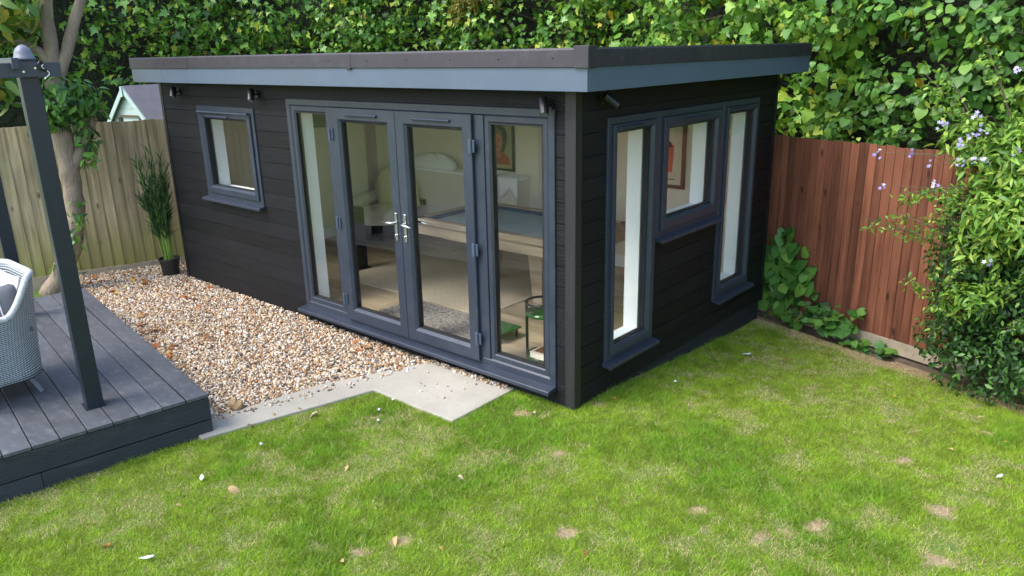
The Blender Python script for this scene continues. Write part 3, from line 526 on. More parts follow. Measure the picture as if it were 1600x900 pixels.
# ------------------------------------------------------------------ deck, pergola
d0 = dk(1.7, 1.5); deck = empty('decking', (*d0, 0), 'dark grey composite deck with ribbed front boards beside the gravel', 'decking')
BW = .1485; DL = 3.36
for k in range(17):
    o = dk(0, k * BW); gap = .011 if k == 0 else .005; sh = rng.uniform(-.004, .004) if k else 0
    p = [(.0, .0), (BW - gap, .0)]; c = [dk(-.004 + sh, k * BW + .001), dk(DL + rng.uniform(-.01, .01), k * BW + .001), dk(DL, (k + 1) * BW - gap), dk(-.004 + sh, (k + 1) * BW - gap)]
    ob('deck_board', MB().prism([tuple(q) for q in c][::-1], DZ - .023, DZ + rng.uniform(-.001, .001)), M['deck'], deck, bevel=.0025)
mb = MB(); c = [dk(.03, .03), dk(DL - .05, .03), dk(DL - .05, 17 * BW - .03), dk(.03, 17 * BW - .03)]; ob('sub_frame', mb.prism([tuple(q) for q in c][::-1], -.1, DZ - .0235), M['black'], deck)
rib = lambda z0, z1: [(.022, z0), (-.0, z0 + .003)] + [(0 if i % 2 == 0 else .0035, z0 + .006 + (z1 - z0 - .012) * (i + j) / 19.) for i in range(19) for j in (0, .82)] + [(0, z1 - .003), (.022, z1)]
for z0, z1, off in ((-.10, .088, .0), (.093, DZ - .027, .003)):
    for a, b in ((-.002, 3.0),) if z0 > 0 else ((0, 1.02), (1.024, 3.0)):
        p0 = dk(off * .5 + .001, a); w_ = np.append(dk(0, b) - dk(0, a), 0); ob('fascia_board', MB().ext(rib(z0, z1), (*p0, 0), (*E1, 0), (0, 0, 1), w_), M['deckf'], deck)
for z0, z1 in ((-.10, .088), (.093, DZ - .027)):
    p0 = dk(.03, .001); ob('fascia_board', MB().ext([(0, z0), (.02, z0), (.02, z1), (0, z1)], (*p0, 0), (*E2, 0), (0, 0, 1), (*(E1 * (DL - .08)), 0)), M['deckf'], deck)
pg = empty('pergola', (*dk(1.6, 1.7), DZ), 'dark grey metal pergola standing on the deck', 'pergola')
P1 = np.array((-2.17, -2.36)); P2 = P1 + 2.44 * E1; P3 = P1 + 2.6 * E2; P4 = P2 + 2.6 * E2; e1 = np.array((*E1, 0)); e2 = np.array((*E2, 0)); ez = np.array((0, 0, 1.))
for i, p in enumerate((P1, P2, P3, P4)):
    if i > 1: continue
    pp = ob('post', MB().obox((*p, (DZ + 2.45) / 2 + .001), e1 * .05, e2 * .05, ez * ((2.45 - DZ) / 2 - .001)), M['post'], pg, bevel=.004)
    ob('finial', MB().lathe([(.058, 0), (.060, .008), (.050, .018), (.046, .04), (.036, .062), (.018, .078), (.004, .083)], (*p, 2.4505), 20), M['finial'], pg, smooth=True)
    ob('foot_plate', MB().obox((*p, DZ + .006), e1 * .062, e2 * .062, ez * .004), M['post'], pg)
pb = P1 - .068 * E1; c = pb + E2 * 1.35; ob('beam', MB().obox((*c, 2.395), e1 * .017, e2 * 1.51, ez * .040), M['beam'], pg, bevel=.002)
pb = P1 - .018 * E1 - .068 * E2; c = (P1 + P2) / 2 + E2 * .069; ob('beam', MB().obox((*c, 2.432), e1 * 1.36, e2 * .017, ez * .030), M['beam'], pg, bevel=.002)
c = (P1 + P2) / 2 - E2 * .0; ob('beam', MB().obox((*c, 2.395), e1 * (1.22 - .052), e2 * .017, ez * .033), M['beam'], pg, bevel=.002)
for k in (-.03, .03): ob('bolt', MB().tube([(*(P1 - .0855 * E1 + k * E2), 2.395 - k * .3), (*(P1 - .090 * E1 + k * E2), 2.395 - k * .3)], .006, 10), M['metal'], pg)
hp = P1 - .092 * E1 - E2 * .080; hk = [(*(hp + E2 * .016 * math.sin(t * 1.15 * math.pi + .3)), 2.425 - .085 * t / 2) for t in np.linspace(0, 2, 15)]
ob('hook', MB().tube(hk, .004, 8), M['metal'], None, 'small steel S hook hanging from the pergola beam end', 'hook', smooth=True)
ob('cord', MB().tube([(*(hp + E2 * .01), 2.43), (*(hp + E2 * .02 + E1 * .0), 2.445), (*(hp + E2 * .03), 2.428), (*(hp + E2 * .035), 2.40), (*(hp - E2 * .005), 2.39)], .007, 6), M['black'], None, 'scrap of black cord knotted on the pergola beam', 'cord', smooth=True)

# ------------------------------------------------------------------ rattan armchair with cushions
def rattan():
    m, n, l, b = nmat('grey_rattan'); tc = n.new('ShaderNodeTexCoord'); mp = n.new('ShaderNodeMapping'); l.new(tc.outputs['UV'], mp.inputs[0]); w1 = n.new('ShaderNodeTexWave'); w1.inputs['Scale'].default_value = 1; w1.wave_profile = 'SIN'; w1.bands_direction = 'Y'; w1.inputs['Distortion'].default_value = .3
    w2 = n.new('ShaderNodeTexWave'); w2.bands_direction = 'X'; w2.inputs['Scale'].default_value = 1; l.new(mp.outputs[0], w1.inputs[0]); l.new(mp.outputs[0], w2.inputs[0]); mp.inputs['Scale'].default_value = (8, 3.4, 1)
    mu = n.new('ShaderNodeMath'); mu.operation = 'MULTIPLY'; ck = n.new('ShaderNodeTexChecker'); l.new(mp.outputs[0], ck.inputs[0]); ck.inputs['Scale'].default_value = .636
    m3 = n.new('ShaderNodeMix'); l.new(w2.outputs['Fac'], mu.inputs[0]); l.new(w1.outputs['Fac'], mu.inputs[1]); ad = n.new('ShaderNodeMath'); ad.operation = 'MULTIPLY_ADD'; l.new(mu.outputs[0], ad.inputs[0]); ad.inputs[1].default_value = .5; m4 = n.new('ShaderNodeMath'); m4.operation = 'MULTIPLY'; m4.inputs[1].default_value = .5; l.new(w1.outputs['Fac'], m4.inputs[0]); l.new(m4.outputs[0], ad.inputs[2])
    mpn = coords(n, l, rnd=False); t = noise(n, l, mpn, 60, 4, .7); a2 = n.new('ShaderNodeMath'); a2.operation = 'MULTIPLY_ADD'; a2.inputs[1].default_value = .5; l.new(t.outputs['Fac'], a2.inputs[0]); l.new(ad.outputs[0], a2.inputs[2])
    r_ = ramp(n, [(.3, (.06, .07, .075)), (.6, (.26, .285, .295)), (.95, (.56, .59, .60))]); l.new(a2.outputs[0], r_.inputs[0]); l.new(r_.outputs[0], b.inputs['Base Color']); b.inputs['Roughness'].default_value = .5; bump(n, l, ad.outputs[0], b, .9, .006); return m
M['rattan'] = rattan(); M['rim'] = surf('pale_rattan_rim', (.50, .52, .52), .5, .25, 40, .8, 90, bdist=.006)
CX, CYB = -2.955, -2.43
ch = empty('rattan_armchair', (CX, CYB - .35, DZ), 'pale grey woven rattan armchair with its back to the gravel', 'armchair')
def ushape(t, hw, dep, rr, yoff):        # t 0..1 along a U: front of near arm -> back -> front of far arm
    st_ = dep - rr; arc = math.pi / 2 * rr; mid = 2 * (hw - rr); tot = 2 * st_ + 2 * arc + mid; s_ = t * tot
    if s_ < st_: return (hw, yoff - dep + s_)
    s_ -= st_
    if s_ < arc: a = s_ / rr; return (hw - rr + rr * math.cos(a), yoff - rr + rr * math.sin(a))
    s_ -= arc
    if s_ < mid: return (hw - rr - s_, yoff)
    s_ -= mid
    if s_ < arc: a = s_ / rr; return (-(hw - rr) - rr * math.sin(a), yoff - rr + rr * math.cos(a))
    s_ -= arc; return (-hw, yoff - rr - s_)
NT, NS = 64, 14
def rimz(t): w_ = 1 - abs(2 * t - 1); return DZ + .585 + .235 * float(sstep(.40, .66, np.array(w_)))
P = []; UVs = []
for i in range(NT + 1):
    t = i / NT; row = []; a = np.array(ushape(t, .31, .53, .16, -.02)); b_ = np.array(ushape(t, .365, .60, .19, .03)); rz = rimz(t)
    for j in range(NS + 1):
        s_ = j / NS; k = s_ ** 1.5; q = a * (1 - k) + b_ * k; row.append((CX + q[0], CYB + q[1], DZ + .13 + (rz - DZ - .13) * s_))
    P.append(row)
sh = ob('shell', MB().grid(P), M['rattan'], ch, smooth=True, solid=.022)
uv = sh.data.uv_layers.new(name='UVMap'); n_ = NS + 1
for lp in sh.data.loops: vi = lp.vertex_index; uv.data[lp.index].uv = ((vi // n_) / NT * 3.4, (vi % n_) / NS * 3.2)
ob('rim', MB().tube([P[i][NS] for i in range(NT + 1)], .021, 10), M['rim'], ch, smooth=True)
for i in (0, NT): ob('arm_front', MB().tube(P[i], [.019] * (NS + 1), 8), M['rim'], ch, smooth=True)
ob('seat_base', MB().prism([(CX + q[0] * .97, CYB + q[1]) for q in (ushape(t, .31, .53, .16, -.02) for t in np.linspace(0, 1, 24))], DZ + .13, DZ + .30), M['rattan'], ch)
for sx in (-1, 1):
    for yy, oy in ((-.12, .055), (-.50, -.03)): ob('leg', MB().tube([(CX + sx * .235, CYB + yy, DZ + .14), (CX + sx * .265, CYB + yy + oy, DZ + .002)], [.018, .015], 10), M['finial'], ch)
M['cgrey'] = surf('grey_cushion', (.105, .11, .12), .95, .15, 6, .6, 300); M['cpale'] = surf('pale_cushion', (.62, .61, .60), .95, .06, 5, .5, 200)
def pillow(c, ax, ay, az, puff, n=16):
    c, ax, ay, az = (np.array(q, float) for q in (c, ax, ay, az)); mb = MB()
    for sgn in (1, -1):
        mb.grid([[c + ax * u * (1 - .06 * (1 - v * v)) + ay * v * (1 - .06 * (1 - u * u)) + az * sgn * puff * ((1 - u ** 4) * (1 - v ** 4)) ** .6 for v in (np.linspace(-1, 1, n) * sgn)] for u in np.linspace(-1, 1, n)])
    return mb
ob('seat_cushion', pillow((CX, CYB - .36, DZ + .37), (.24, 0, 0), (0, .25, 0), (0, 0, 1), .06), M['cpale'], None, 'pale seat cushion in the rattan armchair', 'cushion', smooth=True)
ob('back_cushion', pillow((CX - .02, CYB - .10, DZ + .62), (.26, 0, 0), (0, .05, .19), (0, -1, .25), .065), M['cpale'], None, 'pale back cushion leaning in the rattan armchair', 'cushion', smooth=True)
gc = empty('scatter_cushion', (CX + .16, CYB - .26, DZ + .44), 'dark grey scatter cushion with white piping in the rattan armchair', 'cushion'); o_ = np.array((CX + .205, CYB - .25, DZ + .585)); ax_ = np.array((.05, .20, .03)); ay_ = np.array((-.06, .0, .165)); az_ = np.cross(ax_, ay_); az_ /= np.linalg.norm(az_)
ob('cover', pillow(o_, ax_, ay_, az_, .06), M['cgrey'], gc, smooth=True)
for u in (-.5, .35): ob('stripe', MB().tube([o_ + ax_ * u + ay_ * v * .96 + az_ * (.0605 * ((1 - u ** 4) * (1 - min(abs(v), .999) ** 4)) ** .6) * (-1 if az_[0] < 0 else 1) for v in np.linspace(-1, 1, 14)], .004, 6), M['cpale'], gc, smooth=True)

# ------------------------------------------------------------------ fences
def fence(name, lab, o, d, s0, s1, pitch, bw, zb, zt, mat, n_in, th=.030):
    d3 = np.array((*d, 0)); nn = np.array((*n_in, 0)); root = empty(name, (*(o + d * (s0 + s1) / 2), zb), lab, 'fence'); s_ = s0; k = 0
    while s_ < s1:
        z0 = zb + rng.uniform(-.006, .006); z1 = zt + rng.uniform(-.008, .008); tw = rng.uniform(-.0015, .0015)
        mb = MB().ext([(0, .0 + tw), (bw, .012), (bw, th), (0, .010 + tw)], (*(o + d * s_), 0), d3, nn, (0, 0, 1)); v = np.array(mb.v); v[:4, 2] = z0; v[4:, 2] = z1; lean = rng.uniform(-.003, .003); v[4:, :2] += d * lean; mb.v = v.tolist()
        ob('fence_board', mb, mat, root); s_ += pitch; k += 1
    return root
nl = np.array((LFD[1], -LFD[0]))           # towards the garden
lf = fence('larch_fence', 'weathered pale timber fence behind the deck and gravel', LF0, LFD, -2.6, 1.5, .118, .128, .06, 1.752, M['fenceL'], nl, .0215)
def along(o, d, s_, off, n_): return o + d * s_ + n_ * off
def bar(name, par, o, d, n_, s0, s1, o0, o1, z0, z1, mat, bevel=.003):
    return ob(name, MB().prism([tuple(along(o, d, a, b, n_)) for a, b in ((s0, o0), (s1, o0), (s1, o1), (s0, o1))], z0, z1), mat, par, bevel=bevel)
bar('gravel_board', lf, LF0, LFD, nl, -2.6, 1.5, -.02, .03, -.12, .058, M['gboard'])
for s_ in (-2.3, -.45, 1.4): bar('fence_post', lf, LF0, LFD, nl, s_, s_ + .09, -.10, -.006, -.2, 1.74, M['fpost'])
for z in (.35, 1.45): bar('fence_rail', lf, LF0, LFD, nl, -2.6, 1.5, -.05, -.003, z, z + .07, M['fpost'])
nr = np.array((RFD[1], -RFD[0])); nr = -nr if nr[1] > 0 else nr
rf = fence('red_fence', 'red-brown stained featheredge fence behind the garden room', RF0, RFD, -.45, 4.6, .0835, .093, -.102, 1.592, M['fenceR'], nr, .019)
bar('gravel_board', rf, RF0, RFD, nr, -.45, 4.6, -.01, .032, -.222, -.104, M['gboard']); bar('edging_board', rf, RF0, RFD, nr, -.45, 4.6, -.02, .05, -.36, -.247, M['sleeper'])
for s_ in (-.3, 1.55, 3.4): bar('fence_post', rf, RF0, RFD, nr, s_, s_ + .09, -.11, -.008, -.4, 1.58, M['fpost'])
for z in (.2, 1.3): bar('fence_rail', rf, RF0, RFD, nr, -.45, 4.6, -.05, -.005, z, z + .07, M['fpost'])

# ------------------------------------------------------------------ playhouse and swing frame beyond the larch fence
ph = empty('playhouse', (-8.9, 1.25, 0), 'pale mint wooden playhouse with grey felt roof beyond the larch fence', 'playhouse')
A = np.array((-8.48, .86)); pn = np.array((-.20, .98)); pd = np.array((.98, .20)); hw = .44
def pp(s_, o, z): q = A + pd * s_ + pn * o; return (q[0], q[1], z)
zE, zR = 1.56, 2.03
for k in range(14):
    z0 = .2 + k * .13; z1 = z0 + .126; w0 = hw * min(1, max(0, (zR - z0) / (zR - zE))); w1 = hw * min(1, max(0, (zR - z1) / (zR - zE)))
    if w0 < .03: break
    mb = MB(); v = [pp(s_, o, z) for o in (.0, .02) for s_, z in ((-w0, z0), (w0, z0), (w1, z1), (-w1, z1))]; mb.add(v, [(0, 1, 2, 3), (7, 6, 5, 4), (0, 4, 5, 1), (1, 5, 6, 2), (2, 6, 7, 3), (3, 7, 4, 0)]); ob('wall_board', mb, M['mint'], ph)
for sg in (-1, 1):
    mb = MB(); mb.add([pp(sg * s_, o, z) for o in (.03, 1.7) for s_, z in ((hw - .02, .2), (hw, .2), (hw, zE), (hw - .02, zE))], [(0, 1, 2, 3), (7, 6, 5, 4), (0, 4, 5, 1), (1, 5, 6, 2), (2, 6, 7, 3), (3, 7, 4, 0)]); ob('wall', mb, M['mint'], ph)
    mb = MB(); mb.add([pp(sg * s_, o, z) for o in (-.05, 1.8) for s_, z in ((0, zR + .02), (hw + .10, zE - .09), (hw + .10, zE - .06), (0, zR + .05))], [(0, 1, 2, 3), (7, 6, 5, 4), (0, 4, 5, 1), (1, 5, 6, 2), (2, 6, 7, 3), (3, 7, 4, 0)]); ob('roof', mb, M['felt'], ph)
    mb = MB(); mb.add([pp(sg * s_, o, z) for o in (-.07, -.052) for s_, z in ((0, zR - .05), (hw + .09, zE - .15), (hw + .10, zE - .07), (0, zR + .045))], [(0, 1, 2, 3), (7, 6, 5, 4), (0, 4, 5, 1), (1, 5, 6, 2), (2, 6, 7, 3), (3, 7, 4, 0)]); ob('barge_board', mb, M['mint'], ph)
ob('finial', MB().obox(pp(0, -.08, zR - .03), np.array((*pd, 0)) * .02, np.array((*pn, 0)) * .008, ez * .07), M['mint'], ph)
ob('door_head', MB().obox(pp(0, -.012, 1.66), np.array((*pd, 0)) * .22, np.array((*pn, 0)) * .01, ez * .012), M['fpost'], ph)
for s_ in (-.22, .24): ob('window', MB().obox(pp(s_, -.012, 1.57), np.array((*pd, 0)) * .035, np.array((*pn, 0)) * .01, ez * .07), M['black'], ph)
M['rust'] = surf('rusty_pole', (.24, .10, .05), .7, .4, 20); M['teal'] = surf('teal_sleeve', (.05, .30, .25), .5, .2); M['pinkp'] = surf('faded_pole', (.50, .35, .28), .6, .2)
sw = empty('swing_frame', (-9.0, -1.3, 0), 'rusty swing frame leg with teal sleeve beyond the fence on the left', 'swing frame')
ob('leg', MB().tube([(-8.95, -1.45, 0), (-8.85, -1.18, 1.85)], .03, 10), M['rust'], sw); ob('sleeve', MB().tube([(-8.89, -1.29, 1.50 + .2), (-8.842, -1.16, 2.0)], .037, 12), M['teal'], sw); ob('crossbar', MB().tube([(-8.842, -1.16, 2.02), (-9.6, -2.6, 2.02)], .028, 10), M['pinkp'], sw)

# ------------------------------------------------------------------ foliage
def tmpl(pts, fold=.25, curl=.15):        # outline half (x>=0, y from stem 0 to tip 1) mirrored, folded along the midrib
    v = []; f = []; n = len(pts)
    for x, y in pts: v.append((0, y, -curl * y * y))
    for x, y in pts: v.append((x, y, fold * x - curl * y * y - .15 * x * x))
    for x, y in pts: v.append((-x, y, fold * x - curl * y * y - .15 * x * x))
    for i in range(n - 1): f += [(i, n + i, n + i + 1, i + 1), (i, i + 1, 2 * n + i + 1, 2 * n + i)]
    return np.array(v), np.array(f)
T_IVY = tmpl([(.0, .0), (.42, -.06), (.30, .20), (.52, .42), (.22, .52), (0.02, 1.0)], .2, .2)
T_LIME = tmpl([(.0, .0), (.32, -.12), (.52, .12), (.52, .42), (.30, .76), (.01, 1.0)], .16, .3)
T_VINE = tmpl([(.0, .0), (.40, -.12), (.36, .10), (.60, .30), (.33, .50), (.28, .72), (.01, 1.0)], .15, .35)
T_LANCE = tmpl([(.0, .0), (.13, .25), (.16, .5), (.09, .8), (.0, 1.05)], .35, .35)
T_SMALL = tmpl([(.0, .0), (.22, .35), (.16, .75), (.0, 1.0)], .3, .2)
T_LAUR = tmpl([(.0, .0), (.18, .2), (.25, .5), (.15, .85), (.0, 1.1)], .35, .4)
def norm(a): return a / (np.linalg.norm(a, axis=-1, keepdims=True) + 1e-9)
def frames(N, rnd=.5, droop=.7, up=.35):
    """leaf frames: z the blade's face (outward, a little up), y the direction of its tip (down and outward)"""
    n = len(N); z = norm(N + np.array((0, 0, up)) + rng.normal(0, rnd, (n, 3))); t = N * .5 + np.array((0, 0, -droop)) + rng.normal(0, .5, (n, 3)); y = norm(t - z * (t * z).sum(1, keepdims=True)); x = np.cross(y, z); return np.stack([x, y, z], -1)
def place(T, P, Fr, S):
    tv, tf = T; n = len(P); V = np.einsum('nij,kj->nki', Fr, tv) * S[:, None, None] + P[:, None, :]; F = tf[None] + (np.arange(n) * len(tv))[:, None, None]; return V.reshape(-1, 3), F.reshape(-1, tf.shape[1])
def pick(pal, n, seed_v=None, jit=.16):
    pal = np.array(pal); w_ = pal[:, 3] / pal[:, 3].sum(); i = rng.choice(len(pal), n, p=w_); c = pal[i, :3] * rng.uniform(1 - jit, 1 + jit, (n, 1)); return c
LEAFMESH = {}
def foliage(root, P, N, T, S, pal, mat, nobj=0, rnd=.5, droop=.7, up=.35, tk='x', name='foliage', cf=None):
    Fr = frames(N, rnd, droop, up); C_ = pick(pal, len(P))
    if cf is not None: C_ = C_ * cf[:, None]
    score = -np.linalg.norm(P - CAM, axis=1) / np.maximum(S, .01) ** .0 + rng.uniform(0, .4, len(P)); big = np.zeros(len(P), bool)
    if nobj: 
        dv = P - CAM; dep = dv @ _f; sx = dv @ _r / dep * FPX + 800; sy = 450 - dv @ _u / dep * FPX; vis = (sx > -20) & (sx < 1620) & (sy > -20) & (sy < 920) & (dep > 0); score = np.where(vis, score, -1e3); big[np.argsort(-score)[:nobj]] = True
    V, F = place(T, P[~big], Fr[~big], S[~big]); fast_ob(name, V, F, mat, root, np.repeat(C_[~big], len(T[0]), 0), True, kind='stuff')
    if nobj:
        key = (tk, id(root))
        protos = []
        for k in range(16):
            c = pick(pal[:3] + pal[4:5] if k > 2 else pal, 1, jit=.2)[0]; tv = T[0].copy(); tv[:, 2] *= rng.uniform(.4, 1.6); tv[:, 0] *= rng.uniform(.88, 1.1); protos.append(fast_mesh('leaf', tv, T[1], mat, c, True))
        for i in np.nonzero(big)[0]:
            o = bpy.data.objects.new('leaf', protos[rng.integers(16)]); o.parent = root; s_ = S[i]; f_ = Fr[i]; p = P[i] - WL[root]
            o.matrix_basis = Matrix([[f_[r_, 0] * s_, f_[r_, 1] * s_, f_[r_, 2] * s_, p[r_]] for r_ in range(3)] + [[0, 0, 0, 1]]); COL.objects.link(o)
def shell(c, r_, n, thick=.35, lo=-1.):
    d = norm(rng.normal(0, 1, (n, 3))); d[:, 2] = np.where(d[:, 2] < lo, -d[:, 2], d[:, 2]); k = 1 - thick * rng.random(n) ** 1.6; return np.array(c) + d * np.array(r_) * k[:, None], norm(d / np.array(r_))
# hedge line around the back of the garden; each stretch is its own planting
HL = [np.array(p) for p in ((7.5, 2.3), (3.6, 3.5), (.4, 4.55), (-3.2, 5.75), (-7.2, 6.0), (-10.6, 3.9), (-11.8, -.6), (-11.8, -7.0))]
seglen = [np.linalg.norm(HL[i + 1] - HL[i]) for i in range(len(HL) - 1)]; cum = np.concatenate([[0], np.cumsum(seglen)])
def hpt(s_):
    i = int(np.clip(np.searchsorted(cum, s_) - 1, 0, len(HL) - 2)); d = (HL[i + 1] - HL[i]) / seglen[i]; return HL[i] + d * (s_ - cum[i]), np.array((d[1], -d[0])) * (1 if np.dot(np.array((d[1], -d[0])), np.array((0, -1)) + (np.array((1.5, 0)) if i > 3 else 0)) > 0 else -1)
def hedge(name, lab, s0, s1, z0, z1, T, size, pal, per, cl_r, mat, nobj, off=0, tk='x', depth=.55, zc=None, leaf_up=.35, rnd=.5, dens=1.0, T2=None, mix=.3):
    T2 = T2 or T_LAUR
    p, nn = hpt((s0 + s1) / 2); root = empty(name, (*(p), 0), lab, 'hedge'); Ps = []; Ns = []; ncl = int((s1 - s0) * (z1 - z0) / (cl_r * cl_r) * 1.15 * dens)
    for k in range(ncl):
        s_ = rng.uniform(s0, s1); z = rng.uniform(z0, z1); p, nn = hpt(s_); o = off + min(rng.normal(0, depth * .5), .32); rr = cl_r * rng.uniform(.6, 1.35); c = np.array((*(p + nn * o), z)); q, m_ = shell(c, (rr, rr, rr * .75), int(per * rng.uniform(.6, 1.4)), .5)
        keep = (m_ @ np.array((*nn, 0)) > -.35); Ps.append(q[keep]); Ns.append(m_[keep] * .75 + np.array((*nn, 0)) * .35)
    P = np.concatenate(Ps); N = norm(np.concatenate(Ns)); ok = ~((rfd(P[:, 0], P[:, 1]) < .10) & (P[:, 2] < 2.05)); P, N = P[ok], N[ok]; S = rng.gamma(9, 1 / 9., len(P)).clip(.4, 1.7) * size
    # dark sheet behind the leaves, painting in deep shade and closing sky gaps
    m2 = rng.random(len(P)) < mix
    foliage(root, P[~m2], N[~m2], T, S[~m2], pal, mat, nobj, rnd=rnd, tk=tk, up=leaf_up)
    foliage(root, P[m2], N[m2], T2, S[m2] * .75, pal, M['leaf'], 0, rnd=.7, tk=tk, up=leaf_up)
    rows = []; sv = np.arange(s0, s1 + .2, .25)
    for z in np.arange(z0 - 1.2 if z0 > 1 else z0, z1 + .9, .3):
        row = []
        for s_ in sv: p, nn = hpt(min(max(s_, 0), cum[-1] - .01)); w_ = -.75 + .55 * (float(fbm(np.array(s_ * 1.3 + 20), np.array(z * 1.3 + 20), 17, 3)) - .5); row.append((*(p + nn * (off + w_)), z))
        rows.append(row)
    ob('shade_core', MB().grid(rows), M['core'], root, smooth=True)
    mb = MB()
    for k in range(int((s1 - s0) * 4)):
        s_ = rng.uniform(s0, s1); z = rng.uniform(z0, z1); p, nn = hpt(s_); a = np.array((*(p + nn * (off - .5)), z)); d = np.array((*(nn * rng.uniform(.4, .9)), rng.uniform(-.5, .6))) + np.array((*(rng.normal(0, .35, 2)), 0)); mb.tube([a, a + d * .5 + np.array((0, 0, .05)), a + d], [.012, .008, .003], 5)
    ob('twigs', mb, M['twig'], root, kind='stuff'); return root
G = lambda r_, g_, b_, w_=1: (r_, g_, b_, w_)
PAL_IVY = [G(.07, .18, .03, 4), G(.10, .24, .035, 4), G(.16, .32, .045, 3), G(.28, .41, .05, 1.6), G(.42, .46, .06, .5), G(.30, .13, .05, .06), G(.04, .09, .025, 1.5)]
PAL_VINE = [G(.09, .22, .035, 4), G(.14, .30, .04, 4), G(.23, .39, .05, 2.6), G(.38, .47, .07, .9), G(.07, .15, .03, 1.5), G(.55, .40, .04, .12)]
PAL_LIME = [G(.06, .16, .028, 4), G(.09, .22, .035, 4), G(.15, .30, .04, 2), G(.27, .37, .05, .5), G(.05, .11, .025, 2), G(.50, .33, .03, .04)]
hedge('lime_hedge', 'large leaved lime growing over the red fence behind the flowering shrub', .2, 7.9, 1.25, 4.3, T_LIME, .068, PAL_LIME, 112, .33, M['leaf'], 300, .2, 'lime', .85, leaf_up=.85, rnd=.4, dens=.95, T2=T_VINE, mix=.2)
hedge('vine_hedge', 'bright vine-like hedge rising behind the middle of the flat roof', 7.7, 12.2, 1.6, 4.6, T_VINE, .092, PAL_VINE, 74, .36, M['leaf'], 280, .1, 'vine', .5, leaf_up=.5, rnd=.5, dens=1.3, T2=T_IVY, mix=.4)
hedge('ivy_hedge', 'dark glossy ivy hedge rising behind the left half of the roof', 12.0, 17.2, .6, 5.0, T_IVY, .084, PAL_IVY, 92, .34, M['gleaf'], 280, .1, 'ivy', .55, leaf_up=.5, dens=1.4, T2=T_LIME, mix=.35)
hedge('tall_ivy_hedge', 'tall ivy hedge beyond the larch fence and mint playhouse', 17.0, 25.5, .8, 4.9, T_IVY, .10, PAL_IVY, 66, .42, M['gleaf'], 0, .0, 'ivy2', .6, leaf_up=.5, dens=1.25)

# conifer spray showing among the ivy above the roof
def spray(mb_list, a, d, length, n, spread, w_, droop=.3):
    """fine needle-like leaves along a stem"""
    t = rng.random(n); d = np.array(d, float) / np.linalg.norm(d); P = np.array(a) + d * (t * length)[:, None] + np.array((0, 0, -droop)) * (t ** 2 * length)[:, None] + rng.normal(0, spread * .3, (n, 3)); N = norm(rng.normal(0, 1, (n, 3))); mb_list.append((P, N))
p, nn = hpt(13.9); cr = empty('conifer_spray', (*(p + nn * .5), 3.0), 'rusty yellow conifer spray hanging among the ivy above the roof', 'conifer'); acc = []; mb = MB()
for k in range(26):
    a = np.array((*(p + nn * .35), 3.45)) + np.array((rng.uniform(-.55, .55), 0, rng.uniform(-.15, .45))); d = np.array((rng.uniform(-.8, .8), -.7, rng.uniform(-.5, .1))); spray(acc, a, d, .5, 130, .10, .01, .5); mb.tube([a, a + d * .22 + np.array((0, 0, -.04)), a + d * .45 + np.array((0, 0, -.16))], [.008, .006, .002], 5)
P = np.concatenate([q for q, _ in acc]); N = np.concatenate([q for _, q in acc]); foliage(cr, P, N, T_LANCE, rng.uniform(.05, .10, len(P)), [G(.13, .16, .03, 3), G(.25, .22, .04, 2), G(.34, .20, .05, 1.2), G(.09, .13, .03, 2)], M['leaf'], 0, .6, 1.2, 0); ob('branch', mb, M['twig'], cr, kind='stuff')

# tree beside the larch fence
tr = empty('garden_tree', (-6.25, -1.25, -.03), 'pale barked forked tree in front of the larch fence', 'tree')
trunk = [(-6.27, -1.30, -.06), (-6.22, -1.14, .16), (-6.174, -.995, .435), (-6.147, -.905, .783), (-6.138, -.875, 1.065), (-6.137, -.873, 1.344), (-6.139, -.88, 1.686), (-6.138, -.876, 2.02), (-6.132, -.85, 2.30)]
def wob(pts, m_=3):
    pts = np.array(pts, float); o = []
    for i in range(len(pts) - 1):
        for k in range(m_): o.append(pts[i] + (pts[i + 1] - pts[i]) * k / m_ + rng.normal(0, .006, 3))
    return o + [pts[-1]]
def limb(pts, r0, r1, n=14, m_=3):
    q = wob(pts, m_); return MB().tube(q, [(r0 + (r1 - r0) * i / (len(q) - 1)) * (1 + .07 * math.sin(i * 1.9)) for i in range(len(q))], n)
tk_ = ob('trunk', limb(trunk, .10, .096, 16), M['bark'], tr, smooth=True)
LB = [([trunk[-1], (-6.128, -.84, 2.45), (-6.123, -.822, 2.65), (-6.114, -.793, 3.03), (-6.15, -.80, 3.8), (-6.3, -.75, 4.6)], .082, .05), ([(-6.135, -.865, 2.20), (-6.10, -.74, 2.42), (-6.075, -.66, 2.62), (-6.026, -.498, 3.04), (-5.95, -.25, 3.8), (-5.9, -.1, 4.6)], .068, .04),
      ([(-6.137, -.875, 1.28), (-6.106, -.768, 1.472), (-6.072, -.654, 1.703), (-6.035, -.535, 1.93)], .075, .055), ([(-6.13, -.86, 2.40), (-6.158, -.943, 2.536), (-6.216, -1.138, 2.655), (-6.27, -1.30, 2.60), (-6.4, -1.7, 2.7)], .05, .03)]
for a, r0, r1 in LB: ob('limb', limb(a, r0, r1, 12, 2), M['bark'], tr, smooth=True)
e_ = np.array((-6.035, -.535, 1.93)); d_ = norm(np.array((.37, 1.19, 2.27)) * .1 + np.array((.12, -.03, 0))); ob('cut_end', MB().tube([e_ - d_ * .01, e_ + d_ * .012], [.056, .052], 14), M['cut'], tr)
Ps, Ns = [], []
PAL_LAUR = [G(.07, .16, .03, 3), G(.11, .21, .035, 3), G(.17, .26, .05, 2), G(.045, .10, .025, 2), G(.30, .30, .05, .5)]
